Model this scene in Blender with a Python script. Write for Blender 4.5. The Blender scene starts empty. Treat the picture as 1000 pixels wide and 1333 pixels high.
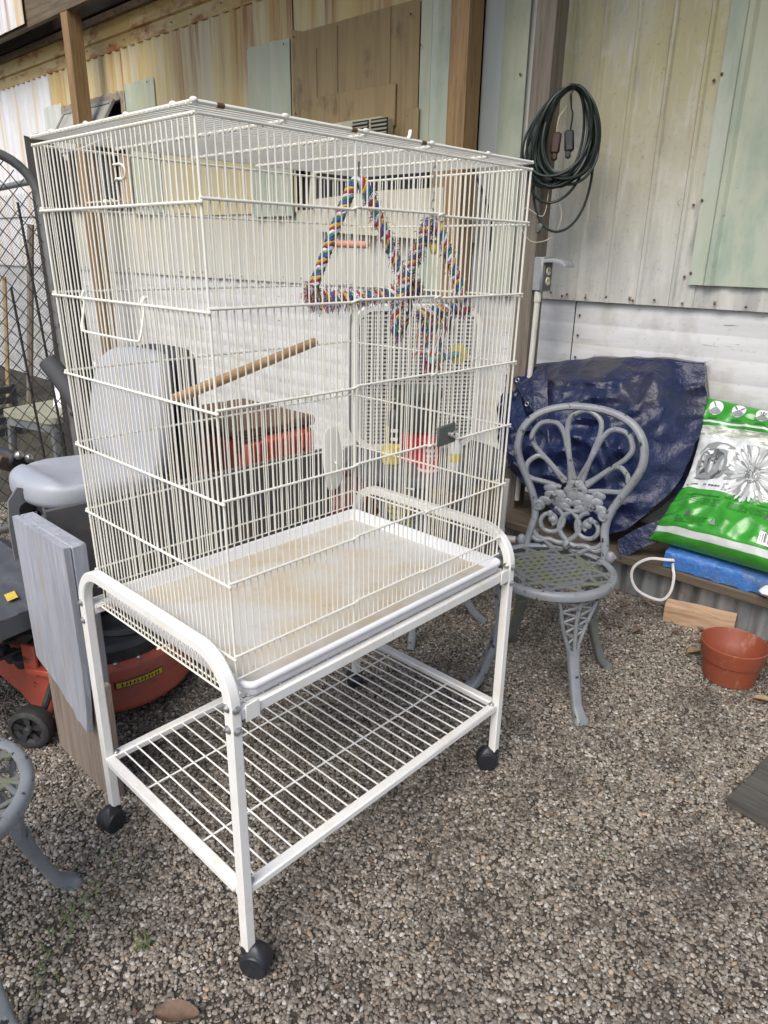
import bpy, math, random
import numpy as np
from mathutils import Vector, Matrix, noise
random.seed(7)
S = bpy.context.scene
C = S.collection
R = math.radians

# ------------------------------------------------------------------ camera, sky, sun, exposure
def cam_setup():
    yaw, pitch, roll = R(43.0765), R(20.0495), R(1.0184)
    f = Vector((-math.sin(yaw)*math.cos(pitch), math.cos(yaw)*math.cos(pitch), -math.sin(pitch)))
    r = Vector((math.cos(yaw), math.sin(yaw), 0)); u = r.cross(f)
    r2 = r*math.cos(roll)+u*math.sin(roll); u2 = -r*math.sin(roll)+u*math.cos(roll)
    cd = bpy.data.cameras.new('camera'); co = bpy.data.objects.new('camera', cd); C.objects.link(co)
    cd.sensor_fit = 'VERTICAL'; cd.sensor_height = 36; cd.lens = 925.1/1333*36
    cd.clip_start = .05; cd.clip_end = 300
    m = Matrix((r2, u2, -f)).transposed().to_4x4(); m.translation = Vector((.9018, -.5997, 1.3471))
    co.matrix_world = m
    S.camera = co
cam_setup()
SUN_EL, SUN_AZ = 50, 165      # azimuth measured clockwise from +Y (the wall side)
w = bpy.data.worlds.new("World"); S.world = w; w.use_nodes = True
nt = w.node_tree; bg = nt.nodes['Background']
sky = nt.nodes.new('ShaderNodeTexSky'); sky.sky_type = 'NISHITA'; sky.sun_disc = False
sky.sun_elevation = R(SUN_EL); sky.sun_rotation = R(SUN_AZ); sky.dust_density = 3.0; sky.ozone_density = 1.0
nt.links.new(sky.outputs[0], bg.inputs[0]); bg.inputs[1].default_value = .11
sl = bpy.data.lights.new('sun', 'SUN'); sl.energy = 1.5; sl.angle = R(40); sl.color = (1, .965, .90)
so = bpy.data.objects.new('sun', sl); C.objects.link(so)
sd = Vector((math.sin(R(SUN_AZ))*math.cos(R(SUN_EL)), math.cos(R(SUN_AZ))*math.cos(R(SUN_EL)), math.sin(R(SUN_EL))))
so.rotation_euler = sd.to_track_quat('Z', 'Y').to_euler()
S.view_settings.view_transform = 'Standard'; S.view_settings.look = 'None'
S.view_settings.gamma = 1; S.view_settings.use_curve_mapping = False; S.view_settings.exposure = .85

# ------------------------------------------------------------------ materials
def M(name, base, rough=.6, metal=0, layers=(), bump=None, spec=.5, coat=0):
    """base colour plus noise layers (colour, scale3, lo, hi, strength[, (z0,z1)]) in world space; bump=(scale3, strength, distance)"""
    m = bpy.data.materials.new(name); m.use_nodes = True
    n = m.node_tree; N = n.nodes; L = n.links
    b = N['Principled BSDF']
    b.inputs['Roughness'].default_value = rough; b.inputs['Metallic'].default_value = metal
    b.inputs['Specular IOR Level'].default_value = spec; b.inputs['Coat Weight'].default_value = coat
    geo = N.new('ShaderNodeNewGeometry')
    def nz(scale, detail=6, dist=0, off=0):
        mp = N.new('ShaderNodeMapping'); mp.inputs['Scale'].default_value = scale; mp.inputs['Location'].default_value = (off, off*.7, off*.3)
        L.new(geo.outputs['Position'], mp.inputs[0])
        t = N.new('ShaderNodeTexNoise'); t.inputs['Scale'].default_value = 1; t.inputs['Detail'].default_value = detail
        t.inputs['Roughness'].default_value = .62; t.inputs['Distortion'].default_value = dist
        L.new(mp.outputs[0], t.inputs['Vector']); return t.outputs[0]
    col = N.new('ShaderNodeRGB'); col.outputs[0].default_value = (*base, 1); cur = col.outputs[0]
    for k, ly in enumerate(layers):
        c, sc, lo, hi, st = ly[:5]
        mr = N.new('ShaderNodeMapRange'); mr.inputs[1].default_value = lo; mr.inputs[2].default_value = hi
        mr.inputs[4].default_value = st
        L.new(nz(sc, off=3.7*k+len(name)), mr.inputs[0]); fac = mr.outputs[0]
        if len(ly) > 5:
            z0, z1 = ly[5]
            sx = N.new('ShaderNodeSeparateXYZ'); L.new(geo.outputs['Position'], sx.inputs[0])
            ax = ly[6] if len(ly) > 6 else 2
            mz = N.new('ShaderNodeMapRange'); mz.inputs[1].default_value = z0; mz.inputs[2].default_value = z1
            L.new(sx.outputs[ax], mz.inputs[0])
            mu = N.new('ShaderNodeMath'); mu.operation = 'MULTIPLY'; L.new(fac, mu.inputs[0]); L.new(mz.outputs[0], mu.inputs[1]); fac = mu.outputs[0]
        mx = N.new('ShaderNodeMix'); mx.data_type = 'RGBA'
        L.new(fac, mx.inputs[0]); L.new(cur, mx.inputs[6]); mx.inputs[7].default_value = (*c, 1); cur = mx.outputs[2]
    L.new(cur, b.inputs['Base Color'])
    if bump:
        bp = N.new('ShaderNodeBump'); bp.inputs['Strength'].default_value = bump[1]; bp.inputs['Distance'].default_value = bump[2]
        L.new(nz(bump[0], 8), bp.inputs['Height']); L.new(bp.outputs[0], b.inputs['Normal'])
    return m
def G(s): return (s, s, s)
def iso(s): return (s, s, s)
RUST = (.30, .105, .025)
white_wire = M('white_wire', (.78, .76, .68), .4, 0, [((.70, .62, .42), iso(9), .5, .75, .5), (RUST, iso(60), .70, .76, .8), ((.5, .40, .22), iso(25), .62, .72, .5)])
white_paint = M('white_paint', (.80, .79, .76), .33, 0, [((.66, .60, .48), iso(14), .52, .72, .5), ((.40, .33, .25), (70, 70, 18), .66, .74, .5), (RUST, iso(48), .69, .74, .8)])
tray_mat = M('tray_plastic', (.76, .76, .78), .35, 0, [((.60, .58, .54), iso(7), .45, .7, .35)])
tray_floor = M('tray_floor', (.60, .585, .56), .5, 0, [((.56, .45, .28), iso(4.2), .44, .62, .75), ((.46, .34, .18), iso(17), .54, .68, .4), ((.28, .2, .12), iso(110), .68, .72, .8)])
caster_mat = M('caster_plastic', (.018, .019, .024), .42, 0, [((.10, .10, .10), iso(60), .62, .7, .5)])
bolt_mat = M('zinc', (.5, .5, .5), .35, .8, [((.2, .15, .1), iso(90), .5, .7, .6)])
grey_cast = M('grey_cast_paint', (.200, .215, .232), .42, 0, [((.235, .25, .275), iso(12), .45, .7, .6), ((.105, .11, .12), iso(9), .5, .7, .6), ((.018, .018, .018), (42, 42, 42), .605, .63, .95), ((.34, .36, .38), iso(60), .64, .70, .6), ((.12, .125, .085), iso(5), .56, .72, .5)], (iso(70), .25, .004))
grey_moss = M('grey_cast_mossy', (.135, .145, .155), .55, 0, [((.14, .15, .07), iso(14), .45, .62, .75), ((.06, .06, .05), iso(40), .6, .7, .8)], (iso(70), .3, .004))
def wood(name, base, dark, grain=(60, 60, 3), rough=.75, extra=()):
    return M(name, base, rough, 0, [(dark, grain, .42, .68, .75), (tuple(x*.55 for x in dark), tuple(g*2.6 for g in grain), .56, .66, .6), (tuple(min(1, x*1.2) for x in base), tuple(g*.4 for g in grain), .5, .7, .5)]+list(extra), (tuple(g*1.4 for g in grain), .45, .004))
post_wood = wood('post_wood', (.26, .165, .074), (.13, .078, .038))
post_grey = wood('post_grey_wood', (.17, .145, .115), (.085, .07, .055))
beam_wood = wood('beam_wood', (.15, .11, .066), (.07, .05, .03), (3, 60, 60))
roof_dark = wood('roof_timber', (.040, .032, .026), (.018, .014, .011), (3, 40, 40))
fence_wood = wood('fence_wood', (.045, .036, .030), (.02, .016, .013))
plank_grey = M('plank_grey_paint', (.36, .375, .42), .6, 0, [((.22, .23, .265), (60, 60, 5), .45, .68, .7), ((.27, .28, .31), (9, 9, 3), .45, .65, .6), ((.34, .26, .19), (34, 34, 4), .57, .70, .65), ((.5, .51, .54), (60, 60, 5), .56, .7, .6), ((.09, .075, .065), (40, 40, 9), .68, .74, .7)], ((60, 60, 5), .5, .005))
plank_bare = wood('plank_bare_wood', (.25, .205, .17), (.12, .092, .075), (70, 70, 3.5))
plank_edge = M('plank_edge', (.13, .135, .15), .6, 0, [((.22, .225, .25), (40, 40, 6), .5, .7, .6), ((.16, .10, .06), iso(30), .62, .7, .7)])
dark_board = M('dark_board', (.085, .085, .090), .55, 0, [((.15, .115, .09), iso(7), .46, .66, .8), ((.03, .03, .032), (5, 5, 20), .5, .7, .6)], (iso(40), .2, .003))
plywood = M('plywood', (.32, .235, .115), .7, 0, [((.235, .165, .078), (22, 22, 1.6), .45, .65, .7), ((.07, .052, .036), (6, 6, 3), .55, .70, .8), ((.36, .26, .14), (50, 50, 5), .55, .7, .5)], ((60, 60, 6), .3, .003))
siding = M('siding_cream', (.58, .575, .51), .5, 0, [
    ((.47, .47, .44), (7, 7, .8), .42, .66, .7), ((.52, .42, .18), (4, 4, .5), .28, .52, .9, (1.2, 2.3)),
    ((.44, .28, .09), (9, 9, .5), .50, .66, .85, (1.8, 2.6)), ((.33, .35, .36), (14, 14, 2.0), .58, .72, .5), ((.40, .20, .06), (5, 5, .22), .53, .66, .8, (2.0, 2.6)), (RUST, (9, 9, .3), .56, .65, .9, (2.1, 2.65)), ((.34, .24, .10), (60, 60, 30), .7, .74, .7)], ((20, 20, 3), .15, .004))
siding_upper = M('siding_upper_yellowed', (.60, .52, .31), .5, 0, [
    ((.50, .47, .36), (7, 7, .8), .42, .66, .7), ((.56, .42, .14), (4, 4, .5), .38, .60, .8, (1.2, 2.3)),
    ((.44, .28, .09), (9, 9, .5), .50, .66, .85, (1.8, 2.6)), ((.33, .35, .36), (14, 14, 2.0), .58, .72, .5), ((.40, .20, .06), (5, 5, .22), .53, .66, .8, (2.0, 2.6)), (RUST, (9, 9, .3), .56, .65, .9, (2.1, 2.65)), ((.34, .24, .10), (60, 60, 30), .7, .74, .7)], ((20, 20, 3), .15, .004))
siding_rust = M('siding_rusty', (.74, .745, .77), .5, 0, [
    ((.56, .55, .54), (7, 7, .8), .42, .66, .6), ((.60, .42, .18), (6, 6, .15), .52, .64, .8), (RUST, (9, 9, .2), .60, .68, .8), ((.50, .42, .22), (4, 4, 1), .45, .65, .5, (2.0, 2.7))], ((20, 20, 3), .15, .004))
siding_right = M('siding_grey_cream', (.54, .545, .50), .5, 0, [
    ((.36, .36, .345), (9, 9, 1.1), .42, .64, .85), ((.45, .405, .205), (2.5, 2.5, .9), .28, .52, .92, (1.30, 2.1)),
    ((.22, .225, .22), (12, 12, 2.2), .60, .72, .7), ((.64, .63, .59), (30, 30, 2.5), .55, .7, .6), ((.15, .15, .14), (80, 80, 60), .60, .70, .45), ((.28, .285, .29), (5, 5, 1.5), .56, .70, .7), ((.60, .58, .52), (9, 9, 9), .55, .7, .5), ((.40, .30, .16), (30, 30, 6), .66, .75, .6)], ((30, 30, 5), .2, .003))
green_panel = M('green_panel', (.43, .475, .375), .5, 0, [((.25, .335, .275), (5, 5, 2.2), .48, .64, .85), ((.47, .45, .28), (3, 3, .8), .42, .62, .6, (1.4, 2.3)), ((.50, .53, .45), (12, 12, 1.5), .5, .7, .6), ((.13, .15, .11), iso(40), .66, .74, .6)], ((30, 30, 5), .2, .003))
pale_panel = M('pale_panel', (.58, .60, .55), .5, 0, [((.46, .49, .46), (9, 9, .9), .45, .66, .7), ((.5, .36, .17), (16, 16, 1), .62, .72, .6)])
trim_mat = M('trim_rusty', (.56, .47, .25), .5, 0, [((.50, .35, .13), (2.2, 9, 5), .36, .54, .9), (RUST, (4, 9, 9), .50, .62, .9), ((.20, .10, .04), (9, 9, 14), .64, .72, .8)])
eave_mat = M('eave_strip', (.16, .13, .10), .7, 0, [((.30, .16, .08), (9, 20, 20), .5, .66, .8), ((.05, .04, .035), iso(30), .5, .7, .7)])
skirt_mat = M('skirting_white', (.66, .665, .66), .5, 0, [((.52, .53, .54), (1.8, 9, 16), .42, .66, .75), ((.50, .45, .34), (2, 9, 12), .56, .70, .7), ((.30, .30, .29), (26, 26, 60), .60, .70, .6), ((.14, .13, .12), (8, 8, 75), .665, .70, .75), ((.40, .39, .36), (5, 5, 4), .52, .70, .7)], ((3, 9, 30), .2, .004))
seam_dark = M('seam_grime', (.10, .085, .065), .8, 0, [((.24, .13, .06), (20, 20, 20), .5, .65, .8)])
rust_stain = M('rust_stain', (.36, .22, .09), .7, 0, [((.26, .12, .035), iso(120), .45, .6, .9)])
screw_mat = M('rusty_screw', (.13, .085, .05), .6, .3, [((.28, .12, .04), iso(200), .5, .65, .8)])
galv = M('galvanised', (.26, .27, .275), .5, .35, [((.09, .09, .09), (12, 12, 3), .45, .65, .7), ((.30, .31, .32), (20, 20, 4), .55, .7, .7), ((.16, .10, .06), iso(15), .6, .72, .6)])
galv_tube = M('galvanised_tube', (.27, .275, .27), .45, .5, [((.12, .12, .11), iso(25), .5, .7, .6)])
dark_wire = M('dark_wire', (.06, .06, .058), .55, .4, [((.14, .09, .06), iso(40), .55, .7, .6)])
soil = M('soil', (.070, .060, .048), .95, 0, [((.04, .033, .026), iso(6), .45, .65, .8), ((.12, .105, .085), iso(120), .5, .65, .7), ((.045, .06, .02), iso(3), .58, .7, .6)], (iso(160), .9, .02))
red_paint = M('red_mower_paint', (.48, .088, .052), .48, 0, [((.30, .10, .075), iso(6), .42, .66, .75), ((.20, .16, .12), (22, 22, 8), .55, .72, .5), ((.055, .03, .022), (14, 14, 40), .60, .68, .85), ((.14, .10, .08), iso(45), .66, .72, .8)], (iso(50), .1, .003))
black_plastic = M('black_plastic', (.028, .029, .033), .5, 0, [((.075, .075, .078), iso(12), .5, .7, .6), ((.12, .11, .095), iso(90), .68, .73, .7)])
bracket_grey = M('bracket_grey', (.17, .175, .18), .5, 0, [((.09, .09, .09), iso(16), .5, .7, .7)])
grey_fender = M('grey_fender', (.065, .068, .076), .5, 0, [((.12, .12, .125), iso(10), .5, .7, .7), ((.03, .03, .03), iso(70), .66, .7, .8)])
seat_mat = M('grey_vinyl', (.33, .35, .39), .42, 0, [((.42, .43, .47), iso(5), .45, .7, .5), ((.24, .24, .22), iso(14), .6, .75, .4)], (iso(150), .12, .002))
rubber = M('rubber', (.030, .030, .031), .7, 0, [((.075, .07, .065), iso(25), .5, .7, .6)])
yellow_mat = M('yellow_label', (.62, .47, .06), .5, 0, [((.35, .27, .08), iso(80), .5, .65, .6)])
black_flat = M('black', (.012, .012, .013), .6)
tarp_mat = M('navy_tarp', (.009, .016, .058), .24, 0, [((.007, .010, .035), iso(7), .45, .65, .7), ((.060, .055, .050), (6, 6, 6), .42, .62, .7, (.70, .92)), ((.055, .07, .16), iso(60), .62, .72, .5), ((.20, .20, .22), (22, 22, 9), .68, .76, .5)], ((16, 16, 16), .75, .016), .45)
blue_tarp = M('blue_tarp', (.045, .15, .42), .33, 0, [((.10, .13, .20), iso(11), .48, .66, .8), ((.10, .26, .58), iso(50), .55, .7, .6)], (iso(60), .6, .01))
bag_green = M('bag_green', (.040, .27, .030), .20, 0, [((.026, .19, .024), iso(12), .45, .7, .6)], (iso(28), .3, .008), .6)
bag_white = M('bag_white', (.60, .62, .625), .28, 0, [((.46, .48, .48), iso(12), .45, .7, .5)], (iso(28), .3, .008), .6)
bag_bark = M('bag_bark', (.60, .62, .58), .25, 0, [((.24, .27, .20), (14, 14, 50), .46, .56, .9), ((.10, .11, .09), (20, 20, 90), .60, .66, .8), ((.74, .76, .72), (30, 30, 90), .55, .65, .7)], (iso(28), .3, .008), .6)
print_dark = M('print_dark', (.075, .08, .08), .35)
print_mid = M('print_mid', (.22, .235, .24), .35)
print_light = M('print_light', (.62, .64, .65), .35)
print_pale = M('print_pale', (.40, .415, .42), .35)
print_green = M('print_dark_green', (.02, .13, .02), .35)
terracotta = M('terracotta_plastic', (.23, .055, .026), .5, 0, [((.20, .055, .03), iso(18), .5, .7, .6), ((.36, .20, .14), (30, 30, 12), .58, .72, .55), ((.10, .05, .03), iso(9), .56, .72, .6)])
pot_green = M('pot_dark_green', (.085, .098, .086), .6, 0, [((.13, .145, .13), iso(20), .5, .7, .5)])
can_red = M('can_red', (.50, .03, .045), .35, 0, [((.35, .03, .04), iso(30), .5, .7, .5)])
fan_grey = M('fan_grey', (.60, .60, .58), .5, 0, [((.38, .37, .34), iso(8), .5, .7, .6)])
fan_slat = M('fan_slat_grey', (.40, .40, .38), .55, 0, [((.30, .29, .27), iso(8), .5, .7, .6)])
fan_mid = M('fan_back_grey', (.24, .24, .235), .6)
table_grey = M('table_dark_grey', (.085, .09, .10), .5, 0, [((.16, .165, .175), iso(9), .5, .7, .7)])
fan_dark = M('fan_side_grey', (.14, .14, .14), .5)
cord_green = M('cord_green', (.009, .017, .013), .45, 0, [((.02, .03, .024), iso(30), .5, .7, .5)])
plug_brown = M('plug_brown', (.05, .026, .020), .5)
tan_cord = M('tan_cord', (.36, .32, .25), .6)
pvc = M('pvc', (.55, .54, .49), .45, 0, [((.38, .36, .31), (30, 30, 6), .5, .66, .7), ((.2, .18, .14), iso(90), .66, .72, .6)])
box_grey = M('outlet_box_grey', (.28, .295, .30), .45, .2, [((.20, .205, .21), iso(30), .5, .7, .6)])
outlet_dark = M('outlet_plate', (.075, .078, .082), .45)
ivory = M('ivory', (.62, .56, .40), .4)
cut_white = M('cuttlebone_white', (.90, .86, .77), .7, 0, [((.78, .68, .52), iso(30), .58, .75, .5)])
perch_wood = M('perch_wood', (.40, .25, .12), .6, 0, [((.24, .14, .06), iso(25), .5, .65, .7), ((.5, .36, .2), iso(60), .55, .7, .6)])
pink = M('pink_perch', (.62, .28, .20), .6)
teal = M('teal_perch', (.17, .34, .33), .6)
cream_yellow = M('yellow_disc', (.70, .57, .20), .6)
yellow_pl = M('yellow_plastic', (.60, .46, .06), .5, 0, [((.42, .34, .1), iso(20), .5, .7, .6)])
yellow_pale = M('pale_yellow_hose', (.55, .51, .22), .55, 0, [((.38, .36, .2), iso(30), .5, .7, .6)])
dark_red = M('dark_red', (.12, .018, .022), .5, 0, [((.06, .015, .016), iso(9), .5, .7, .7)])
window_wood = M('window_wood', (.30, .26, .20), .7, 0, [((.16, .12, .09), iso(14), .45, .65, .8)])
tan_curtain = M('tan_curtain', (.58, .38, .22), .8, 0, [((.3, .2, .12), iso(14), .45, .65, .7)])
glass_dark = M('window_dark', (.012, .011, .010), .2)
pane_sky_mat = M('window_screen', (.40, .39, .34), .45, 0, [((.12, .12, .11), iso(5), .45, .7, .6)])  # open pane's sky reflection painted in as a pale grey base colour
alu = M('aluminium_frame', (.34, .33, .32), .45, .4, [((.2, .19, .17), iso(20), .5, .7, .6)])
ac_cream = M('ac_cream', (.44, .42, .32), .5, 0, [((.32, .30, .22), iso(12), .5, .7, .6), ((.18, .13, .07), iso(40), .64, .72, .6)])
board_cream = M('cream_board', (.58, .55, .44), .6, 0, [((.45, .41, .31), iso(9), .45, .7, .7), ((.2, .16, .1), iso(50), .66, .72, .7)])
leaf_brown = M('dead_leaf', (.15, .095, .062), .8, 0, [((.085, .055, .038), iso(60), .45, .65, .7)])
leaf_tan = M('dead_leaf_tan', (.27, .19, .11), .8, 0, [((.17, .11, .06), iso(60), .45, .65, .7)])
grass_mat = M('grass', (.075, .135, .028), .7, 0, [((.16, .17, .05), iso(30), .5, .7, .6)])
log_wood = M('split_wood', (.46, .31, .20), .8, 0, [((.28, .17, .10), (6, 20, 60), .45, .65, .8), ((.56, .42, .30), (9, 30, 70), .55, .7, .6)], ((9, 30, 70), .5, .006))
bench_wood = wood('bench_wood', (.105, .082, .056), (.05, .038, .027), (4, 60, 60))
board_dark = wood('weathered_board', (.085, .078, .070), (.036, .033, .030), (4, 60, 60))
stool_mat = M('stool_grey', (.13, .14, .155), .5, 0, [((.24, .24, .2), iso(9), .45, .7, .7)])
stool_top = M('stool_top', (.30, .30, .22), .6, 0, [((.2, .2, .14), iso(9), .45, .7, .7)])
paper = M('white_paper', (.74, .74, .78), .6)
foam = M('dark_foam', (.055, .057, .062), .75)
stick_mat = M('stick', (.25, .18, .09), .7, 0, [((.14, .10, .05), iso(20), .5, .7, .7)])
white_cord = M('white_strap', (.62, .59, .57), .55, 0, [((.40, .35, .32), iso(30), .55, .7, .6)])
ROPE = [M('rope_'+n, c, .85, 0, [(tuple(x*.55 for x in c), iso(120), .45, .65, .7)], (iso(300), .6, .003)) for n, c in
        (('blue', (.065, .085, .34)), ('yellow', (.62, .47, .05)), ('red', (.36, .04, .08)), ('white', (.66, .68, .74)), ('green', (.04, .21, .12)))]

# ------------------------------------------------------------------ object helpers
W = {}
def tag(o, label=None, cat=None, group=None, kind=None):
    if label: o['label'] = label
    if cat: o['category'] = cat
    if group: o['group'] = group
    if kind: o['kind'] = kind
    return o
def adopt(o, parent):
    if parent is not None:
        o.parent = parent; o.matrix_parent_inverse = W.get(parent, Matrix()).inverted()
def thing(name, loc, label, cat, group=None):
    o = bpy.data.objects.new(name, None); o.empty_display_size = .05; C.objects.link(o); o.location = loc
    W[o] = Matrix.Translation(loc); return tag(o, label, cat, group)
def sub(name, parent, loc=(0, 0, 0)):
    o = bpy.data.objects.new(name, None); o.empty_display_size = .05; C.objects.link(o); o.location = loc
    W[o] = Matrix.Translation(loc); adopt(o, parent); return o
class MB:
    def __init__(s): s.v = []; s.f = []; s.uv = None
    def add(s, vs, fs):
        k = len(s.v); s.v += [tuple(p) for p in vs]; s.f += [tuple(i+k for i in f) for f in fs]; return s
    def box(s, c, d, rot=None, bev=0.0):
        hx, hy, hz = d[0]/2, d[1]/2, d[2]/2
        if bev <= 0:
            vs = [Vector((x, y, z)) for z in (-hz, hz) for y in (-hy, hy) for x in (-hx, hx)]
            fs = [(0, 2, 3, 1), (4, 5, 7, 6), (0, 1, 5, 4), (2, 6, 7, 3), (0, 4, 6, 2), (1, 3, 7, 5)]
        else:
            b = min(bev, hx*.9, hy*.9, hz*.9); vs = []; idx = {}
            for sx in (-1, 1):
                for sy in (-1, 1):
                    for sz in (-1, 1):
                        for a in range(3):
                            p = [sx*hx, sy*hy, sz*hz]
                            for q in range(3):
                                if q != a: p[q] -= (sx, sy, sz)[q]*b
                            idx[(sx, sy, sz, a)] = len(vs); vs.append(Vector(p))
            fs = []
            for a in range(3):
                o1, o2 = [(1, 2), (2, 0), (0, 1)][a]
                for sg in (-1, 1):
                    q = []
                    for s1, s2 in ((-1, -1), (1, -1), (1, 1), (-1, 1)):
                        t = [0, 0, 0]; t[a] = sg; t[o1] = s1; t[o2] = s2; q.append(idx[(*t, a)])
                    fs.append(tuple(q) if sg > 0 else tuple(q[::-1]))
                for s1 in (-1, 1):
                    for s2 in (-1, 1):
                        q = []
                        for sa, ax in ((-1, o1), (1, o1), (1, o2), (-1, o2)):
                            t = [0, 0, 0]; t[a] = sa; t[o1] = s1; t[o2] = s2; q.append(idx[(*t, ax)])
                        fs.append(tuple(q) if s1*s2 > 0 else tuple(q[::-1]))
            for sx in (-1, 1):
                for sy in (-1, 1):
                    for sz in (-1, 1):
                        q = [idx[(sx, sy, sz, a)] for a in range(3)]
                        fs.append(tuple(q) if sx*sy*sz > 0 else tuple(q[::-1]))
        if rot is not None: vs = [rot @ v for v in vs]
        c = Vector(c); return s.add([v+c for v in vs], fs)
    def sweep(s, pts, prof, closed=False, up=None, cap=True, scale=None):
        pts = [Vector(p) for p in pts]; n = len(pts); k = len(prof); vs = []; nrm = None
        for i in range(n):
            if closed: t = pts[(i+1) % n]-pts[i-1]
            else: t = pts[min(i+1, n-1)]-pts[max(i-1, 0)]
            if t.length < 1e-9: t = Vector((0, 0, 1))
            t.normalize()
            if up is not None:
                nn = Vector(up); nn = nn-t*nn.dot(t)
                if nn.length < 1e-4: nn = t.orthogonal()
            elif nrm is None: nn = t.orthogonal()
            else: nn = nrm-t*nrm.dot(t)
            nn.normalize(); nrm = nn; b = t.cross(nn)
            sc = scale[i] if scale else 1
            vs += [pts[i]+nn*(p[0]*sc)+b*(p[1]*sc) for p in prof]
        fs = []
        for i in range(n if closed else n-1):
            j = (i+1) % n
            for q in range(k):
                r = (q+1) % k; fs.append((i*k+q, i*k+r, j*k+r, j*k+q))
        if cap and not closed: fs += [tuple(range(k))[::-1], tuple((n-1)*k+q for q in range(k))]
        return s.add(vs, fs)
    def tube(s, pts, r, seg=8, closed=False, scale=None, up=None, ry=None):
        prof = [(r*math.cos(2*math.pi*i/seg), (ry or r)*math.sin(2*math.pi*i/seg)) for i in range(seg)]
        return s.sweep(pts, prof, closed, up, True, scale)
    def lathe(s, c, prof, seg=28, axis=(0, 0, 1), caps=False):
        a = Vector(axis).normalized(); u = a.orthogonal().normalized(); v = a.cross(u); c = Vector(c); vs = []
        for r, z in prof:
            for i in range(seg):
                t = 2*math.pi*i/seg; vs.append(c+a*z+u*(r*math.cos(t))+v*(r*math.sin(t)))
        fs = []
        for j in range(len(prof)-1):
            for i in range(seg):
                k = (i+1) % seg; fs.append((j*seg+i, j*seg+k, (j+1)*seg+k, (j+1)*seg+i))
        if caps: fs += [tuple(range(seg))[::-1], tuple((len(prof)-1)*seg+i for i in range(seg))]
        return s.add(vs, fs)
    def ball(s, c, r, seg=12, rings=7, axis=(0, 0, 1)):
        rx = r if isinstance(r, (tuple, list)) else (r, r, r); vs = []; c = Vector(c)
        for j in range(rings+1):
            p = math.pi*j/rings
            for i in range(seg):
                t = 2*math.pi*i/seg
                vs.append(c+Vector((rx[0]*math.sin(p)*math.cos(t), rx[1]*math.sin(p)*math.sin(t), -rx[2]*math.cos(p))))
        fs = [(j*seg+i, j*seg+(i+1) % seg, (j+1)*seg+(i+1) % seg, (j+1)*seg+i) for j in range(rings) for i in range(seg)]
        return s.add(vs, fs)
    def grid(s, fn, nu, nv, wrap=False):
        vs = [fn(i/nu, j/nv) for j in range(nv+1) for i in range(nu+1)]
        fs = [(j*(nu+1)+i, j*(nu+1)+i+1, (j+1)*(nu+1)+i+1, (j+1)*(nu+1)+i) for j in range(nv) for i in range(nu)]
        return s.add(vs, fs)
    def prism(s, poly, y0, y1, ax=1):
        """polygon in the two other axes, extruded along ax"""
        def P(p, h):
            q = [0, 0, 0]; o = [i for i in range(3) if i != ax]; q[o[0]] = p[0]; q[o[1]] = p[1]; q[ax] = h; return q
        n = len(poly); vs = [P(p, y0) for p in poly]+[P(p, y1) for p in poly]
        fs = [tuple(range(n)), tuple(range(n, 2*n))[::-1]]+[(i, n+i, n+(i+1) % n, (i+1) % n) for i in range(n)]
        return s.add(vs, fs)
    def build(s, name, mat, parent=None, smooth=True, angle=40, merge=False):
        me = bpy.data.meshes.new(name); me.from_pydata(s.v, [], s.f)
        mats = mat if isinstance(mat, list) else [mat]
        for m in mats: me.materials.append(m)
        import bmesh
        bm = bmesh.new(); bm.from_mesh(me)
        if merge: bmesh.ops.remove_doubles(bm, verts=bm.verts, dist=1e-5)
        bmesh.ops.recalc_face_normals(bm, faces=bm.faces); bm.to_mesh(me); bm.free()
        if smooth:
            me.shade_smooth()
            try: me.set_sharp_from_angle(angle=R(angle))
            except Exception: pass
        o = bpy.data.objects.new(name, me); C.objects.link(o); adopt(o, parent); W[o] = Matrix(); return o
_rod = {}
def rod(name, a, b, r, mat, parent=None, seg=6):
    """a straight wire: shared unit cylinder placed from a to b"""
    key = (mat.name, seg)
    if key not in _rod:
        m = MB().lathe((0, 0, 0), [(1, 0), (1, 1)], seg, caps=True)
        o = m.build('wire', mat); _rod[key] = o.data; bpy.data.objects.remove(o)
    o = bpy.data.objects.new(name, _rod[key]); C.objects.link(o)
    a = Vector(a); b = Vector(b); d = b-a
    mt = d.to_track_quat('Z', 'Y').to_matrix().to_4x4() @ Matrix.Diagonal((r, r, d.length, 1)); mt.translation = a
    adopt(o, parent); o.matrix_basis = mt; W[o] = mt; return o
def rodm(mb, a, b, r, seg=6): return mb.tube([a, b], r, seg)
def place(mesh_obj, loc, parent, rot=None, name=None):
    o = bpy.data.objects.new(name or mesh_obj.name.split('.')[0], mesh_obj.data); C.objects.link(o); adopt(o, parent)
    m = (rot.to_4x4() if rot is not None else Matrix()); m = m.copy(); m.translation = Vector(loc); o.matrix_basis = m; W[o] = m; return o
def smooth_path(pts, n=6, closed=False):
    pts = [Vector(p) for p in pts]; out = []; N = len(pts)
    for i in range(N if closed else N-1):
        if closed: p = [pts[(i+k) % N] for k in (-1, 0, 1, 2)]
        else: p = [pts[max(i-1, 0)], pts[i], pts[i+1], pts[min(i+2, N-1)]]
        for k in range(n):
            t = k/n
            out.append(.5*((2*p[1])+(p[2]-p[0])*t+(2*p[0]-5*p[1]+4*p[2]-p[3])*t*t+(-p[0]+3*p[1]-3*p[2]+p[3])*t**3))
    if not closed: out.append(pts[-1])
    return out
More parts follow.
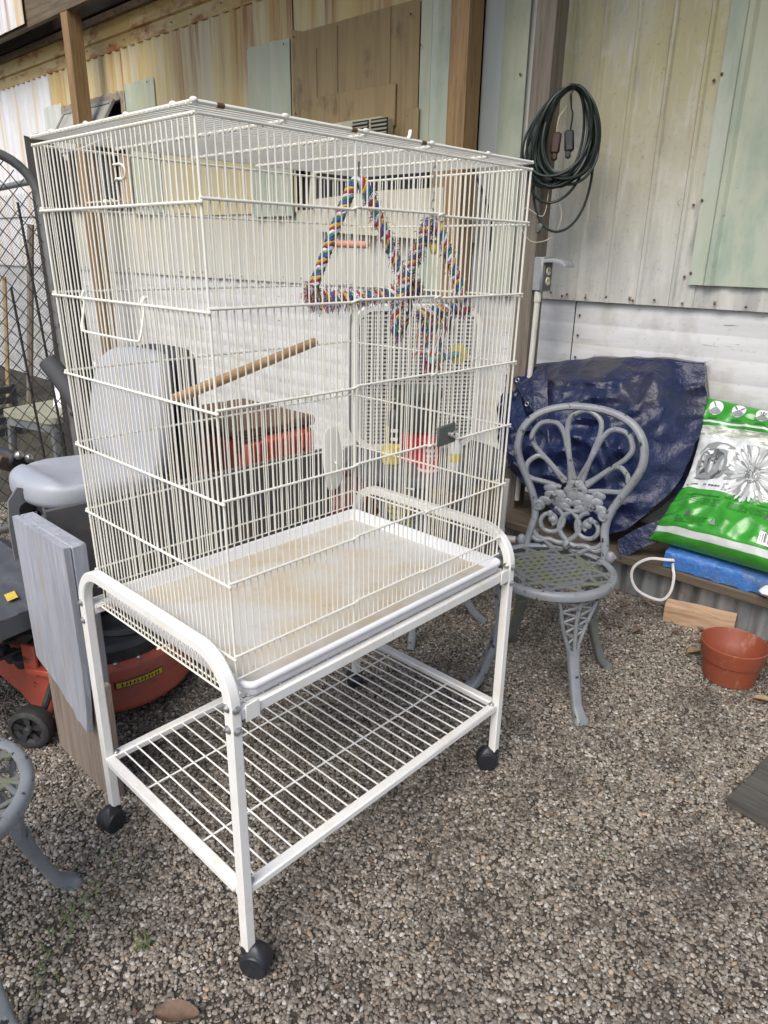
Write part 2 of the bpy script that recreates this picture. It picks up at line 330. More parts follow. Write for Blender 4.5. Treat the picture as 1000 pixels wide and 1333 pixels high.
def rrect(w, h, r, n=5):
    out = []
    for cx, cy, a0 in ((w/2-r, h/2-r, 0), (-w/2+r, h/2-r, 90), (-w/2+r, -h/2+r, 180), (w/2-r, -h/2+r, 270)):
        for i in range(n+1):
            a = R(a0+90*i/n); out.append((cx+r*math.cos(a), cy+r*math.sin(a)))
    return out
def nse(p, s=1, o=0): return noise.noise(Vector(p)*s+Vector((o, o*1.3, o*.7)))

# ------------------------------------------------------------------ ground
def ground():
    def f(u, v):
        x = -30+60*u; y = -30+60*v; return (x, y, 0)
    g = MB(); xs = [-60, -12, -8, -6, -5, -4, -3.4, -2.8, -2.2, -1.6, -1, -.5, 0, .5, 1, 1.5, 2.5, 6, 60]; ys = [-60, -6, -2, -1.2, -.7, -.2, .3, .8, 1.3, 1.8, 2.3, 2.8, 6, 60]
    vs = [(x, y, 0) for y in ys for x in xs]; n = len(xs)
    g.add(vs, [(j*n+i, j*n+i+1, (j+1)*n+i+1, (j+1)*n+i) for j in range(len(ys)-1) for i in range(n-1)])
    o = g.build('ground', soil, None, False); tag(o, 'dark damp soil under the gravel', None, None, 'structure')
    return o
ground()
def gravel():
    me = bpy.data.meshes.new('gravel')
    # visible strip of gravelled yard
    poly = [(-2.3, -.1), (-1.3, -.5), (-.3, -.95), (1.25, .2), (1.25, 2.1), (-3.2, 2.1), (-3.2, .6)]
    me.from_pydata([(x, y, .0) for x, y in poly], [], [tuple(range(len(poly)))])
    o = bpy.data.objects.new('gravel', me); C.objects.link(o)
    tag(o, 'loose pea gravel of tan, grey and white pebbles', 'gravel', None, 'stuff')
    m = bpy.data.materials.new('pebble'); m.use_nodes = True; N = m.node_tree.nodes; L = m.node_tree.links
    oi = N.new('ShaderNodeObjectInfo'); rp = N.new('ShaderNodeValToRGB'); e = rp.color_ramp.elements
    cols = [(.0, (.080, .067, .053)), (.18, (.132, .113, .092)), (.38, (.178, .156, .129)), (.55, (.222, .197, .164)), (.72, (.27, .243, .205)), (.82, (.245, .190, .135)), (.87, (.32, .298, .264)), (.955, (.44, .42, .39)), (1, (.35, .235, .145))]
    e[0].position, e[0].color = cols[0][0], (*cols[0][1], 1); e[1].position, e[1].color = 1, (*cols[-1][1], 1)
    for p, c in cols[1:-1]: k = e.new(p); k.color = (*c, 1)
    L.new(oi.outputs['Random'], rp.inputs[0])
    ge = N.new('ShaderNodeNewGeometry'); t = N.new('ShaderNodeTexNoise'); t.inputs['Scale'].default_value = 170; t.inputs['Detail'].default_value = 5
    L.new(ge.outputs['Position'], t.inputs['Vector'])
    t2 = N.new('ShaderNodeTexNoise'); t2.inputs['Scale'].default_value = 4.2; t2.inputs['Detail'].default_value = 6; L.new(ge.outputs['Position'], t2.inputs['Vector'])
    mr2 = N.new('ShaderNodeMapRange'); mr2.inputs[1].default_value = .34; mr2.inputs[2].default_value = .52; mr2.inputs[3].default_value = .60; mr2.inputs[4].default_value = 1.02; L.new(t2.outputs[0], mr2.inputs[0])
    mr = N.new('ShaderNodeMapRange'); mr.inputs[1].default_value = .3; mr.inputs[2].default_value = .7; mr.inputs[3].default_value = .65; mr.inputs[4].default_value = 1.25; L.new(t.outputs[0], mr.inputs[0])
    mm = N.new('ShaderNodeMath'); mm.operation = 'MULTIPLY'; L.new(mr.outputs[0], mm.inputs[0]); L.new(mr2.outputs[0], mm.inputs[1])
    vm = N.new('ShaderNodeVectorMath'); vm.operation = 'SCALE'; L.new(rp.outputs[0], vm.inputs[0]); L.new(mm.outputs[0], vm.inputs['Scale'])
    b = N['Principled BSDF']; L.new(vm.outputs[0], b.inputs['Base Color']); b.inputs['Roughness'].default_value = .72
    ng = bpy.data.node_groups.new('scatter_pebbles', 'GeometryNodeTree')
    ng.interface.new_socket('Geometry', in_out='INPUT', socket_type='NodeSocketGeometry'); ng.interface.new_socket('Geometry', in_out='OUTPUT', socket_type='NodeSocketGeometry')
    N = ng.nodes; L = ng.links; gi = N.new('NodeGroupInput'); go = N.new('NodeGroupOutput')
    pos = N.new('GeometryNodeInputPosition')
    dn = N.new('ShaderNodeTexNoise'); dn.inputs['Scale'].default_value = 8.0; dn.inputs['Detail'].default_value = 5; L.new(pos.outputs[0], dn.inputs['Vector'])
    dm = N.new('ShaderNodeMapRange'); dm.inputs[1].default_value = .36; dm.inputs[2].default_value = .46; dm.inputs[3].default_value = 5500; dm.inputs[4].default_value = 36000; L.new(dn.outputs[0], dm.inputs[0])
    dp = N.new('GeometryNodeDistributePointsOnFaces'); L.new(gi.outputs[0], dp.inputs['Mesh']); L.new(dm.outputs[0], dp.inputs['Density'])
    join = N.new('GeometryNodeGeometryToInstance')
    for k in range(6):
        ico = N.new('GeometryNodeMeshIcoSphere'); ico.inputs['Radius'].default_value = 1; ico.inputs['Subdivisions'].default_value = 2
        p2 = N.new('GeometryNodeInputPosition'); nz = N.new('ShaderNodeTexNoise'); nz.noise_dimensions = '4D'; nz.inputs['W'].default_value = 5.3*k+1; nz.inputs['Scale'].default_value = .9; nz.inputs['Detail'].default_value = 1
        L.new(p2.outputs[0], nz.inputs['Vector'])
        sb = N.new('ShaderNodeVectorMath'); sb.operation = 'SUBTRACT'; L.new(nz.outputs[1], sb.inputs[0]); sb.inputs[1].default_value = (.5, .5, .5)
        sc = N.new('ShaderNodeVectorMath'); sc.operation = 'SCALE'; sc.inputs['Scale'].default_value = .95; L.new(sb.outputs[0], sc.inputs[0])
        sp = N.new('GeometryNodeSetPosition'); L.new(ico.outputs[0], sp.inputs[0]); L.new(sc.outputs[0], sp.inputs['Offset'])
        ss = N.new('GeometryNodeSetShadeSmooth'); L.new(sp.outputs[0], ss.inputs[0])
        sm = N.new('GeometryNodeSetMaterial'); sm.inputs['Material'].default_value = m; L.new(ss.outputs[0], sm.inputs[0])
        L.new(sm.outputs[0], join.inputs[0])
    iop = N.new('GeometryNodeInstanceOnPoints'); L.new(dp.outputs[0], iop.inputs['Points']); L.new(join.outputs[0], iop.inputs['Instance']); iop.inputs['Pick Instance'].default_value = True
    ri = N.new('FunctionNodeRandomValue'); ri.data_type = 'INT'; ri.inputs['Min'].default_value = 0; ri.inputs['Max'].default_value = 5
    L.new([x for x in ri.outputs if x.enabled][0], iop.inputs['Instance Index'])
    rr = N.new('FunctionNodeRandomValue'); rr.data_type = 'FLOAT_VECTOR'; rr.inputs[0].default_value = (-.3, -.3, 0); rr.inputs[1].default_value = (.3, .3, 6.28); L.new(rr.outputs[0], iop.inputs['Rotation'])
    # size: cubed random so most are small, some large
    rs = N.new('FunctionNodeRandomValue'); rs.data_type = 'FLOAT'; L.new
    fl = [x for x in rs.inputs if x.enabled and x.type == 'VALUE']; fl[0].default_value = 0; fl[1].default_value = 1; rs.inputs['Seed'].default_value = 9
    pw = N.new('ShaderNodeMath'); pw.operation = 'POWER'; L.new([x for x in rs.outputs if x.enabled][0], pw.inputs[0]); pw.inputs[1].default_value = 2.2
    ms = N.new('ShaderNodeMapRange'); ms.inputs[3].default_value = .0029; ms.inputs[4].default_value = .0068; L.new(pw.outputs[0], ms.inputs[0])
    rv = N.new('FunctionNodeRandomValue'); rv.data_type = 'FLOAT_VECTOR'; rv.inputs[0].default_value = (.85, .65, .45); rv.inputs[1].default_value = (1.25, 1, .75); rv.inputs['Seed'].default_value = 4
    sv = N.new('ShaderNodeVectorMath'); sv.operation = 'SCALE'; L.new(rv.outputs[0], sv.inputs[0]); L.new(ms.outputs[0], sv.inputs['Scale']); L.new(sv.outputs[0], iop.inputs['Scale'])
    # lift a little at random so stones lie over each other
    ro = N.new('FunctionNodeRandomValue'); ro.data_type = 'FLOAT_VECTOR'; ro.inputs[0].default_value = (0, 0, -.001); ro.inputs[1].default_value = (0, 0, .0038); ro.inputs['Seed'].default_value = 2
    tr = N.new('GeometryNodeSetPosition'); L.new(iop.outputs[0], tr.inputs[0]); L.new(ro.outputs[0], tr.inputs['Offset'])
    L.new(tr.outputs[0], go.inputs[0])
    md = o.modifiers.new('scatter', 'NODES'); md.node_group = ng
gravel()

# ------------------------------------------------------------------ mobile home wall
YW = 2.5
home = thing('mobile_home', (-3, YW+.5, 0), 'long cream mobile home wall with rusty corrugated siding and white skirting', 'building')
def sheet(name, x0, x1, z0, z1, y, mat, parent, pitch=.12, depth=.012, rib=.3, th=.003, phase=0, horiz=False, wob=.002):
    """ribbed metal sheet standing in the XZ plane, front at y (ribs stand proud towards -Y)"""
    a0, a1 = (z0, z1) if horiz else (x0, x1)
    b0, b1 = (x0, x1) if horiz else (z0, z1)
    ts = [a0]; k = math.floor((a0-phase)/pitch)
    while True:
        c = phase+k*pitch; k += 1
        for d, h in ((-rib*pitch, 0), (-rib*pitch*.45, 1), (rib*pitch*.45, 1), (rib*pitch, 0)):
            if a0 < c+d < a1: ts.append((c+d, h))
        if c > a1+pitch: break
    def h_at(t):
        q = ((t-phase+pitch/2) % pitch)-pitch/2; q = abs(q)/pitch
        return 1 if q <= rib*.46 else (0 if q >= rib*.99 else (rib-q)/(rib*.55))
    aa = sorted(set([a0, a1]+[t[0] for t in ts if isinstance(t, tuple)]))
    nb = max(2, int((b1-b0)/.35)); bb = [b0+(b1-b0)*i/nb for i in range(nb+1)]
    vs = []; n = len(aa); m = len(bb)
    for off in (0, th):
        for b in bb:
            for a in aa:
                yy = y-depth*h_at(a)+off+wob*nse((a*1.7, b*1.7, y*9), 1, 4)
                vs.append((b, yy, a) if horiz else (a, yy, b))
    fs = []
    for s_ in (0, 1):
        o = s_*n*m
        fs += [(o+j*n+i, o+j*n+i+1, o+(j+1)*n+i+1, o+(j+1)*n+i) for j in range(m-1) for i in range(n-1)]
    o = n*m
    fs += [(i, i+1, o+i+1, o+i) for i in range(n-1)]+[((m-1)*n+i, (m-1)*n+i+1, o+(m-1)*n+i+1, o+(m-1)*n+i) for i in range(n-1)]
    fs += [(j*n, (j+1)*n, o+(j+1)*n, o+j*n) for j in range(m-1)]+[(j*n+n-1, (j+1)*n+n-1, o+(j+1)*n+n-1, o+j*n+n-1) for j in range(m-1)]
    return MB().add(vs, fs).build(name, mat, parent, True, 25)
MB().box((-4.5, YW+.6, 1.55), (15, 1.1, 3.0)).build('wall', seam_dark, home, False)
# skirting sheets (horizontal shallow ribs)
for i, (x0, x1) in enumerate(((-12, -9.6), (-9.6, -7.2), (-7.2, -5.2), (-5.2, -3.1), (-3.1, -.805), (-.80, 1.2), (1.2, 3))):
    sheet('skirting_panel', x0, x1, .0, 1.16, YW+(.002 if i % 2 else 0), skirt_mat, home, .093, -.0007, .06, .003, .03, True, .0025)
# siding sheets: lower short course, then upper course lapping over it
lap = 1.155
for i, (x0, x1, mat) in enumerate(((-12, -8.3, siding_rust), (-8.3, -5.95, siding_rust), (-5.95, -4.6, siding), (-4.6, -3.16, siding), (-3.16, -1.62, siding))):
    zt = 1.62-.024*max(0, x0+5.95)
    sheet('siding_panel', x0, x1, lap, zt+.03, YW-.012-(.002 if i % 2 else 0), mat, home, .115, .011, .3, .003, .02)
for i, (x0, x1, mat) in enumerate(((-12, -8.3, siding_rust), (-8.3, -5.95, siding_rust), (-5.95, -4.72, siding_upper), (-4.72, -3.95, siding_upper), (-3.95, -2.74, siding_upper))):
    zt = 1.62-.024*max(0, x0+5.95)
    z0 = 2.46 if i == 2 else zt
    sheet('siding_panel', x0, x1, z0, 2.74, YW-.026-(.002 if i % 2 else 0), mat, home, .115, .012, .3, .003, .02)
sheet('siding_panel', -2.74, -1.40, 2.49, 2.74, YW-.028, siding_upper, home, .3, .004, .1)
sheet('siding_panel', -1.40, -1.00, lap, 2.74, YW-.020, pale_panel, home, .21, .010, .2)
sheet('siding_panel', -1.00, -.26, lap, 2.74, YW-.024, siding_right, home, .145, .010, .09, .003, -.93)
sheet('siding_panel', -.26, 1.2, lap, 2.74, YW-.020, siding_right, home, .145, .006, .18)
sheet('siding_panel', 1.2, 3, lap, 2.74, YW-.024, siding_right, home, .145, .006, .18)
# patches in other colours, screwed over the siding
sheet('patch_panel', -6.10, -5.74, 1.66, 2.48, YW-.044, pale_panel, home, .12, .012, .3)
sheet('patch_panel', -4.655, -4.26, 1.60, 2.485, YW-.044, green_panel, home, .145, .014, .3)
sheet('patch_panel', -3.16, -2.76, 1.55, 2.49, YW-.046, green_panel, home, .2, .018, .24, .003, -3.10)
sheet('patch_panel', -1.765, -1.40, 1.16, 2.72, YW-.045, green_panel, home, .19, .016, .2, .003, -1.66)
sheet('patch_panel', -1.28, -1.14, 1.17, 2.72, YW-.040, green_panel, home, .4, .014, .2, .003, -1.2)
sheet('patch_panel', -.285, .95, 1.245, 2.72, YW-.042, green_panel, home, .30, .016, .07, .003, -.205)
# cornice trim in lengths
for i, x0 in enumerate((-12, -9.5, -7.4, -6.0, -4.55, -3.2, -1.6, .4)):
    x1 = (-9.5, -7.4, -6.0, -4.55, -3.2, -1.6, .4, 3)[i]-.004
    prof = [(YW+.01, 2.72), (YW-.040, 2.722), (YW-.043, 2.745), (YW-.030, 2.752), (YW-.030, 2.808), (YW-.050, 2.815), (YW-.052, 2.835), (YW-.034, 2.842), (YW-.034, 2.925), (YW+.01, 2.925)]
    MB().prism([(p[0], p[1]) for p in prof], x0, x1, 0).build('cornice_trim', trim_mat, home, True, 20)
MB().box((-4.5, YW-.03, 2.945), (15, .075, .045)).build('eave_strip', eave_mat, home, False)
# screws along the seams
proto = MB().lathe((0, 0, 0), [(0.0001, -.005), (.003, -.0042), (.0052, -.002), (.0058, 0)], 8, (0, 1, 0)).build('screw', screw_mat, home); proto.location = (-.92, YW-.034, 1.185); W[proto] = Matrix.Translation(proto.location)
sc = []
for x in (-.99, -.86, -.835, -.74, -.64, -.53, -.515, -.42, -.30, -.17, -.05, .08, .21): sc.append((x, YW-.034, 1.178+random.uniform(-.008, .008)))
for x in np.arange(-6.6, -1.7, .155): sc.append((x+random.uniform(-.03, .03), YW-.030, 1.182+random.uniform(-.006, .01)))
for z in (.90, 1.0, 1.09): sc.append((-.775, YW-.005, z))
for z in (1.29, 1.56, 1.99): sc += [(-.31+random.uniform(-.006, .006), YW-.033, z-.015), (-.280, YW-.046, z)]
for x in np.arange(-7.6, -1.7, .30): sc.append((x+random.uniform(-.05, .05), YW-.037, 2.775+random.uniform(-.01, .01)))
for x in np.arange(-7.4, -4.3, .17): sc.append((x, YW-.070, 2.945))
for x, z in ((-2.70, 2.48), (-2.70, 2.1), (-1.82, 2.44), (-1.82, 2.0), (-4.32, 2.46), (-2.79, 2.46), (-1.75, 2.3), (-1.16, 2.1)): sc.append((x, YW-.062, z))
for p in sc: place(proto, p, home, None, 'screw')
for x, r_ in ((-.53, .009), (-.17, .008), (-.74, .006), (-3.55, .010), (-2.31, .009)):
    z = 1.176; MB().grid(lambda u, v: (x+r_*(u*2-1)*(1-.5*(1-v)), YW-.0345, z+.010-2.4*r_*(1-v)*(1-abs(u*2-1)**2*.8)), 6, 5).build('rust_stain', rust_stain, home, False)
# awning window: frame, open screen, dark glass, curtain behind
win = MB()
wx0, wx1, wz0, wz1 = -5.74, -4.665, 1.64, 2.45
for c, d in (((wx0+.03, wz0, wz1), 0), ((wx1-.03, wz0, wz1), 0)):
    win.box((c[0], YW-.035, (wz0+wz1)/2), (.06, .06, wz1-wz0), None, .006)
win.box(((wx0+wx1)/2, YW-.036, wz1-.03), (wx1-wx0-.122, .058, .06), None, .006); win.box(((wx0+wx1)/2, YW-.036, wz0+.025), (wx1-wx0-.122, .066, .05), None, .006)
wf = win.build('window', window_wood, home)
MB().box(((wx0+wx1)/2, YW-.012, 2.045), (wx1-wx0-.13, .006, .70)).build('pane', glass_dark, wf, False)
cu = MB().grid(lambda u, v: (-4.93+.19*u+.02*nse((u*3, v*2, 1)), YW-.026-.008*abs(math.sin(u*11)), 1.69+.33*v), 16, 6); cu.build('curtain', tan_curtain, wf)
cu = MB().grid(lambda u, v: (-5.08+.14*u*(1-.5*(1-v))+.02*nse((u*3, v*2, 5)), YW-.026-.008*abs(math.sin(u*9)), 1.84+.22*v), 12, 6); cu.build('curtain', tan_curtain, wf)
aw = MB(); q = Matrix.Rotation(R(-32), 3, 'X')
def awp(x, y, z): v = q @ Vector((0, y, z)); return Vector((x, YW-.07+v.y, 2.40+v.z))
def awbox(mb, x0, x1, z0, z1, t): mb.add([awp(x, y, z) for y in (-t/2, t/2) for z in (z0, z1) for x in (x0, x1)], [(0, 1, 3, 2), (4, 6, 7, 5), (0, 4, 5, 1), (2, 3, 7, 6), (0, 2, 6, 4), (1, 5, 7, 3)])
awbox(aw, -5.66, -5.63, -.42, 0, .02); awbox(aw, -4.83, -4.80, -.42, 0, .02); awbox(aw, -5.628, -4.832, -.42, -.39, .02); awbox(aw, -5.628, -4.832, -.03, 0, .02)
sash = aw.build('sash', alu, wf, False); sc_ = MB(); awbox(sc_, -5.628, -4.832, -.388, -.032, .006); sc_.build('sash_pane', pane_sky_mat, sash, False)
# plywood over the old window
pw = MB().grid(lambda u, v: (-2.735+.965*u, YW-.048-.004*nse((u*3, v*3, 2)), 1.80+(.725 if u < .001 else .70)*v-.0*u), 10, 8)
pw.build('plywood_sheet', plywood, home)
pb = MB().box((-2.21, YW-.060, 2.062), (.60, .012, .195), None, .003).build('plywood_patch', plywood, home)
MB().box((-1.80, YW-.060, 1.93), (.10, .012, .20), None, .003).build('plywood_patch', plywood, home)
for a, b in (((-2.35, 2.17), (-2.35, 2.48)), ((-2.52, 2.16), (-2.52, 2.40)), ((-1.96, 1.96), (-1.96, 2.5))):
    MB().box((a[0], YW-.0535, (a[1]+b[1])/2), (.002, .002, b[1]-a[1])).build('plywood_joint', seam_dark, home, False)
# pale ledge board and dark slot below the plywood
MB().box((-2.08, YW-.055, 1.695), (.84, .05, .15)).build('window_gap', black_flat, home, False)
MB().box((-1.55, YW-.062, 1.695), (.20, .04, .16), None, .004).build('plywood_patch', plywood, home)
MB().prism([(-2.53, 1.46), (-2.50, 1.635), (-1.95, 1.66), (-1.36, 1.655), (-1.36, 1.40)], YW-.090, YW-.050, 1).build('ledge_board', board_cream, home, False)
MB().box((-2.53, YW-.068, 1.71), (.05, .05, .22), Matrix.Rotation(R(7), 3, 'Y'), .005).build('window_trim', board_cream, home)

# ------------------------------------------------------------------ window air conditioner
ac = thing('air_conditioner', (-2.17, YW-.1, 1.8), 'small cream window air conditioner set into the plywood, louvred vents above the birdcage roof', 'air conditioner')
MB().box((-2.17, YW-.105, 1.905), (.50, .11, .19), None, .012).build('casing', ac_cream, ac)
for k in range(2):
    fr = MB().box((-2.06+.135*k, YW-.163, 1.93), (.115, .006, .115)).build('vent', black_flat, ac, False)
    for j in range(6): MB().box((-2.06+.135*k, YW-.169, 1.885+.018*j), (.112, .012, .006), Matrix.Rotation(R(25), 3, 'X')).build('louvre', ac_cream, fr, False)
MB().box((-2.30, YW-.164, 1.94), (.20, .012, .10), None, .004).build('control_panel', board_cream, ac)

# ------------------------------------------------------------------ carport
cp = thing('carport', (-3, 2.25, 3), 'wooden carport lean-to with rough posts along the wall and dark rafters', 'carport')
def post(x, y, wd, z1, mat, lean=0):
    m = MB()
    def f(v):
        return [(x+sx*wd/2+lean*v+.002*nse((v*3, sx, x)), y+sy*wd/2+.002*nse((v*3, sy, x+5)), v*z1) for sx, sy in ((-1, -1), (1, -1), (1, 1), (-1, 1))]
    n = 10; vs = []
    for i in range(n+1): vs += f(i/n)
    m.add(vs, [(i*4+k, i*4+(k+1) % 4, (i+1)*4+(k+1) % 4, (i+1)*4+k) for i in range(n) for k in range(4)]+[(3, 2, 1, 0), (n*4, n*4+1, n*4+2, n*4+3)])
    return m.build('post', mat, cp, True, 30)
post(-.905, 2.245, .09, 2.948, post_grey, .01); post(-1.325, 2.25, .10, 2.948, post_wood, 0); post(-4.985, 2.252, .105, 2.948, post_wood, 0)
post(-8.9, 2.252, .105, 2.948, post_wood); post(2.6, 2.252, .105, 2.948, post_wood)
MB().box((-3.2, 2.222, 3.060), (12, .040, .22), None, .004).build('beam', beam_wood, cp)
for k in range(24):
    x = -9.1+k*.5; MB().box((x, 2.44 if x < -4.1 else 2.0, 3.235 if x < -4.1 else 3.21), (.045, .52 if x < -4.1 else 1.4, .09), Matrix.Rotation(R(3.5), 3, 'X')).build('rafter', roof_dark, cp, False)
MB().box((-3.2, 2.44, 3.08), (12, .04, .20)).build('ledger', roof_dark, cp, False)
sh = MB(); n = 160
sh.grid(lambda u, v: (-9.3+5.2*u, 2.17+.55*v, 3.335+.03*v+.010*math.sin(u*52*2*math.pi)), 416, 1); sh.build('roof_sheet', galv, cp)
sh = MB(); sh.grid(lambda u, v: (-4.1+6.8*u, 1.25+1.47*v, 3.27+.10*v+.010*math.sin(u*68*2*math.pi)), 544, 1); sh.build('roof_sheet', galv, cp)  # right overhang, out of view, extended forward to shade the wall and chair
sheet('fascia_panel', -9.2, -5.62, 2.975, 3.30, 2.178, siding_rust, cp, .5, .004, .1)
MB().box((-.7, 1.26, 3.20), (6.8, .03, .09), None, .003).build('fascia_board', beam_wood, cp)

# ------------------------------------------------------------------ rolling stand
CW, CL = .50, .775
stand = thing('cage_stand', (-.25, .39, 0), 'white metal rolling stand with arched end tubes and wire bottom shelf', 'stand')
sx0, sx1, sy0, sy1 = -CW-.0215, .0215, -.027, CL+.027
TB = rrect(.0225, .0225, .0028, 1)
def arch(y):
    zt, r = .704, .085; pts = [(sx0, y, .058)]
    pts += [(sx0, y, z) for z in (.3, .55)]
    for i in range(11):
        a = R(180-90*i/10); pts.append((sx0+r+r*math.cos(a), y, zt-r+r*math.sin(a)))
    for i in range(11):
        a = R(90-90*i/10); pts.append((sx1-r+r*math.cos(a), y, zt-r+r*math.sin(a)))
    pts += [(sx1, y, z) for z in (.55, .3, .058)]
    return MB().sweep(pts, TB, False, (0, 1, 0)).build('end_frame', white_paint, stand, True, 28)
arch(sy0); arch(sy1)
for x in (sx0, sx1):   # long rails under the tray, an L-section with end brackets
    s_ = 1 if x > 0 else -1
    rl = MB().box((x-s_*.001, CL/2, .597), (.017, CL+.03, .024), None, .003).build('rail', white_paint, stand)
    MB().box((x-s_*.014, CL/2, .607), (.006, CL+.028, .004)).build('rail_flange', white_paint, rl, False)
    for y in (sy0+.021, sy1-.021): MB().box((x+s_*.0115, y+(.012 if y < .3 else -.012), .600), (.003, .03, .034), None, .001).build('bracket', white_paint, rl)
MB().box(((sx0+sx1)/2, sy1-.012, .597), (CW+.018, .010, .018), None, .002).build('cross_rail', white_paint, stand)
# bolts
bl = MB().lathe((0, 0, 0), [(.0085, 0), (.0085, .002), (.0062, .0035), (.0035, .0062), (.0001, .0068)], 12).build('bolt', bolt_mat, stand); bl.location = (0, 0, -1)
bdat = bl.data; bpy.data.objects.remove(bl)
def bolt(p, d, par):
    o = bpy.data.objects.new('bolt', bdat); C.objects.link(o); adopt(o, par); m = Vector(d).to_track_quat('Z', 'Y').to_matrix().to_4x4(); m.translation = Vector(p); o.matrix_basis = m; W[o] = m
for x in (sx0, sx1):
    for y in (sy0, sy1):
        for z in (.620, .577):
            bolt((x, y-.0105, z), (0, -1, 0), stand); bolt((x+(.0105 if x > 0 else -.0105), y, z-.004), (1 if x > 0 else -1, 0, 0), stand)
# bottom shelf
shelf = sub('shelf', stand)
zs = .203
for x in (sx0+.004, sx1-.004): MB().box((x, CL/2, zs), (.024, CL+.076, .018), None, .003).build('frame_bar', white_paint, shelf)
for y in (sy0-.001, sy1+.001):
    MB().box(((sx0+sx1)/2, y, zs), (CW+.009, .024, .018), None, .003).build('frame_bar', white_paint, shelf)
for x in (sx0+.006, sx1-.006):
    for y in (sy0+.018, sy1-.018): bolt((x, y, zs+.009), (0, 0, 1), shelf)
nsh = 25
for i in range(nsh):
    y = sy0+.035+(sy1-sy0-.07)*i/(nsh-1); rod('wire', (sx0+.012, y, zs+.004), (sx1-.012, y, zs+.004), .0021, white_paint, shelf, 8)
for x in (-.36, -.14): rod('wire', (x, sy0+.012, zs+.0002), (x, sy1-.012, zs+.0002), .0024, white_paint, shelf, 8)
# grid under the tray
gr = sub('tray_grid', stand)
for i in range(21):
    y = sy0+.03+(sy1-sy0-.06)*i/20; rod('wire', (sx0+.006, y, .6115), (sx1-.004, y, .6115), .0017, white_wire, gr)
for x in (-.50, -.25, -.002): rod('wire', (x, sy0+.014, .6082), (x, sy1-.014, .6082), .0019, white_wire, gr)
# casters
def caster(x, y, ang):
    q = Matrix.Rotation(R(ang), 4, 'Z'); c = sub('caster', stand, (x, y, 0)); wx = .016
    def T(p): return (q @ Vector(p))+Vector((x, y, 0))
    # hooded twin-wheel caster: round wheel below, shell above that rises to the stem
    sh_ = MB(); vs = []; nu, nv = 14, 20
    for j in range(nv+1):
        a = R(-38+256*j/nv); ca, sa = math.cos(a), math.sin(a)
        for i in range(nu+1):
            s_ = -1+2*i/nu; rr = .0305*(1-.16*abs(s_)**3); top = max(0, sa)
            p = Vector((wx+rr*ca*(1-.12*top), s_*.0225*(1-.25*top*top), .033+rr*sa+top*top*.008*(1-s_*s_)))
            vs.append(T(p))
    sh_.add(vs, [(j*(nu+1)+i, j*(nu+1)+i+1, (j+1)*(nu+1)+i+1, (j+1)*(nu+1)+i) for j in range(nv) for i in range(nu)])
    sh_.build('hood', caster_mat, c)
    for s_ in (-1, 1):
        ax = (q @ Vector((0, s_, 0)))
        wm = MB().lathe(T((wx, s_*.005, .029)), [(.004, .0), (.027, .0), (.029, .003), (.029, .013), (.026, .017), (.018, .0185), (.0085, .0165), (.0001, .0185)], 24, ax); wm.build('wheel', caster_mat, c)
    MB().lathe((x, y, .050), [(.0145, 0), (.0150, .010), (.0125, .016), (.0001, .016)], 14).build('stem', caster_mat, c)
caster(sx1, sy0, -150+180); caster(sx0, sy0, -75); caster(sx1, sy1, 220); caster(sx0, sy1, 150)

# ------------------------------------------------------------------ tray
tray = thing('cage_tray', (-.25, .39, .61), 'shallow white plastic tray with brown droppings stains under the birdcage', 'tray')
def tray_mesh():
    z0, z1 = .6145, .645; x0, x1, y0, y1 = -CW-.002, .027, .004, CL-.004
    def ring(ins, z, r): return [((x0+x1)/2+p[0], (y0+y1)/2+p[1], z) for p in rrect(x1-x0-2*ins, y1-y0-2*ins, r, 4)]
    rings = [ring(.010, z0, .016), ring(.0055, z0+.003, .02), ring(.004, z1-.013, .02), ring(.0015, z1-.012, .021), ring(0, z1-.009, .022), ring(0, z1-.005, .022), ring(.0018, z1-.0015, .021), ring(.005, z1, .019), ring(.009, z1-.001, .015), ring(.012, z1-.006, .013), ring(.017, z0+.006, .012), ring(.021, z0+.003, .009)]
    n = len(rings[0]); m = MB()
    m.add([p for r_ in rings for p in r_], [(k*n+i, k*n+(i+1) % n, (k+1)*n+(i+1) % n, (k+1)*n+i) for k in range(len(rings)-1) for i in range(n)]+[tuple(range(n))[::-1]])
    m.build('rim', tray_mat, tray, True, 60)
    MB().add(ring(.0205, z0+.0035, .009), [tuple(range(n))]).build('floor', tray_floor, tray, False)
tray_mesh()

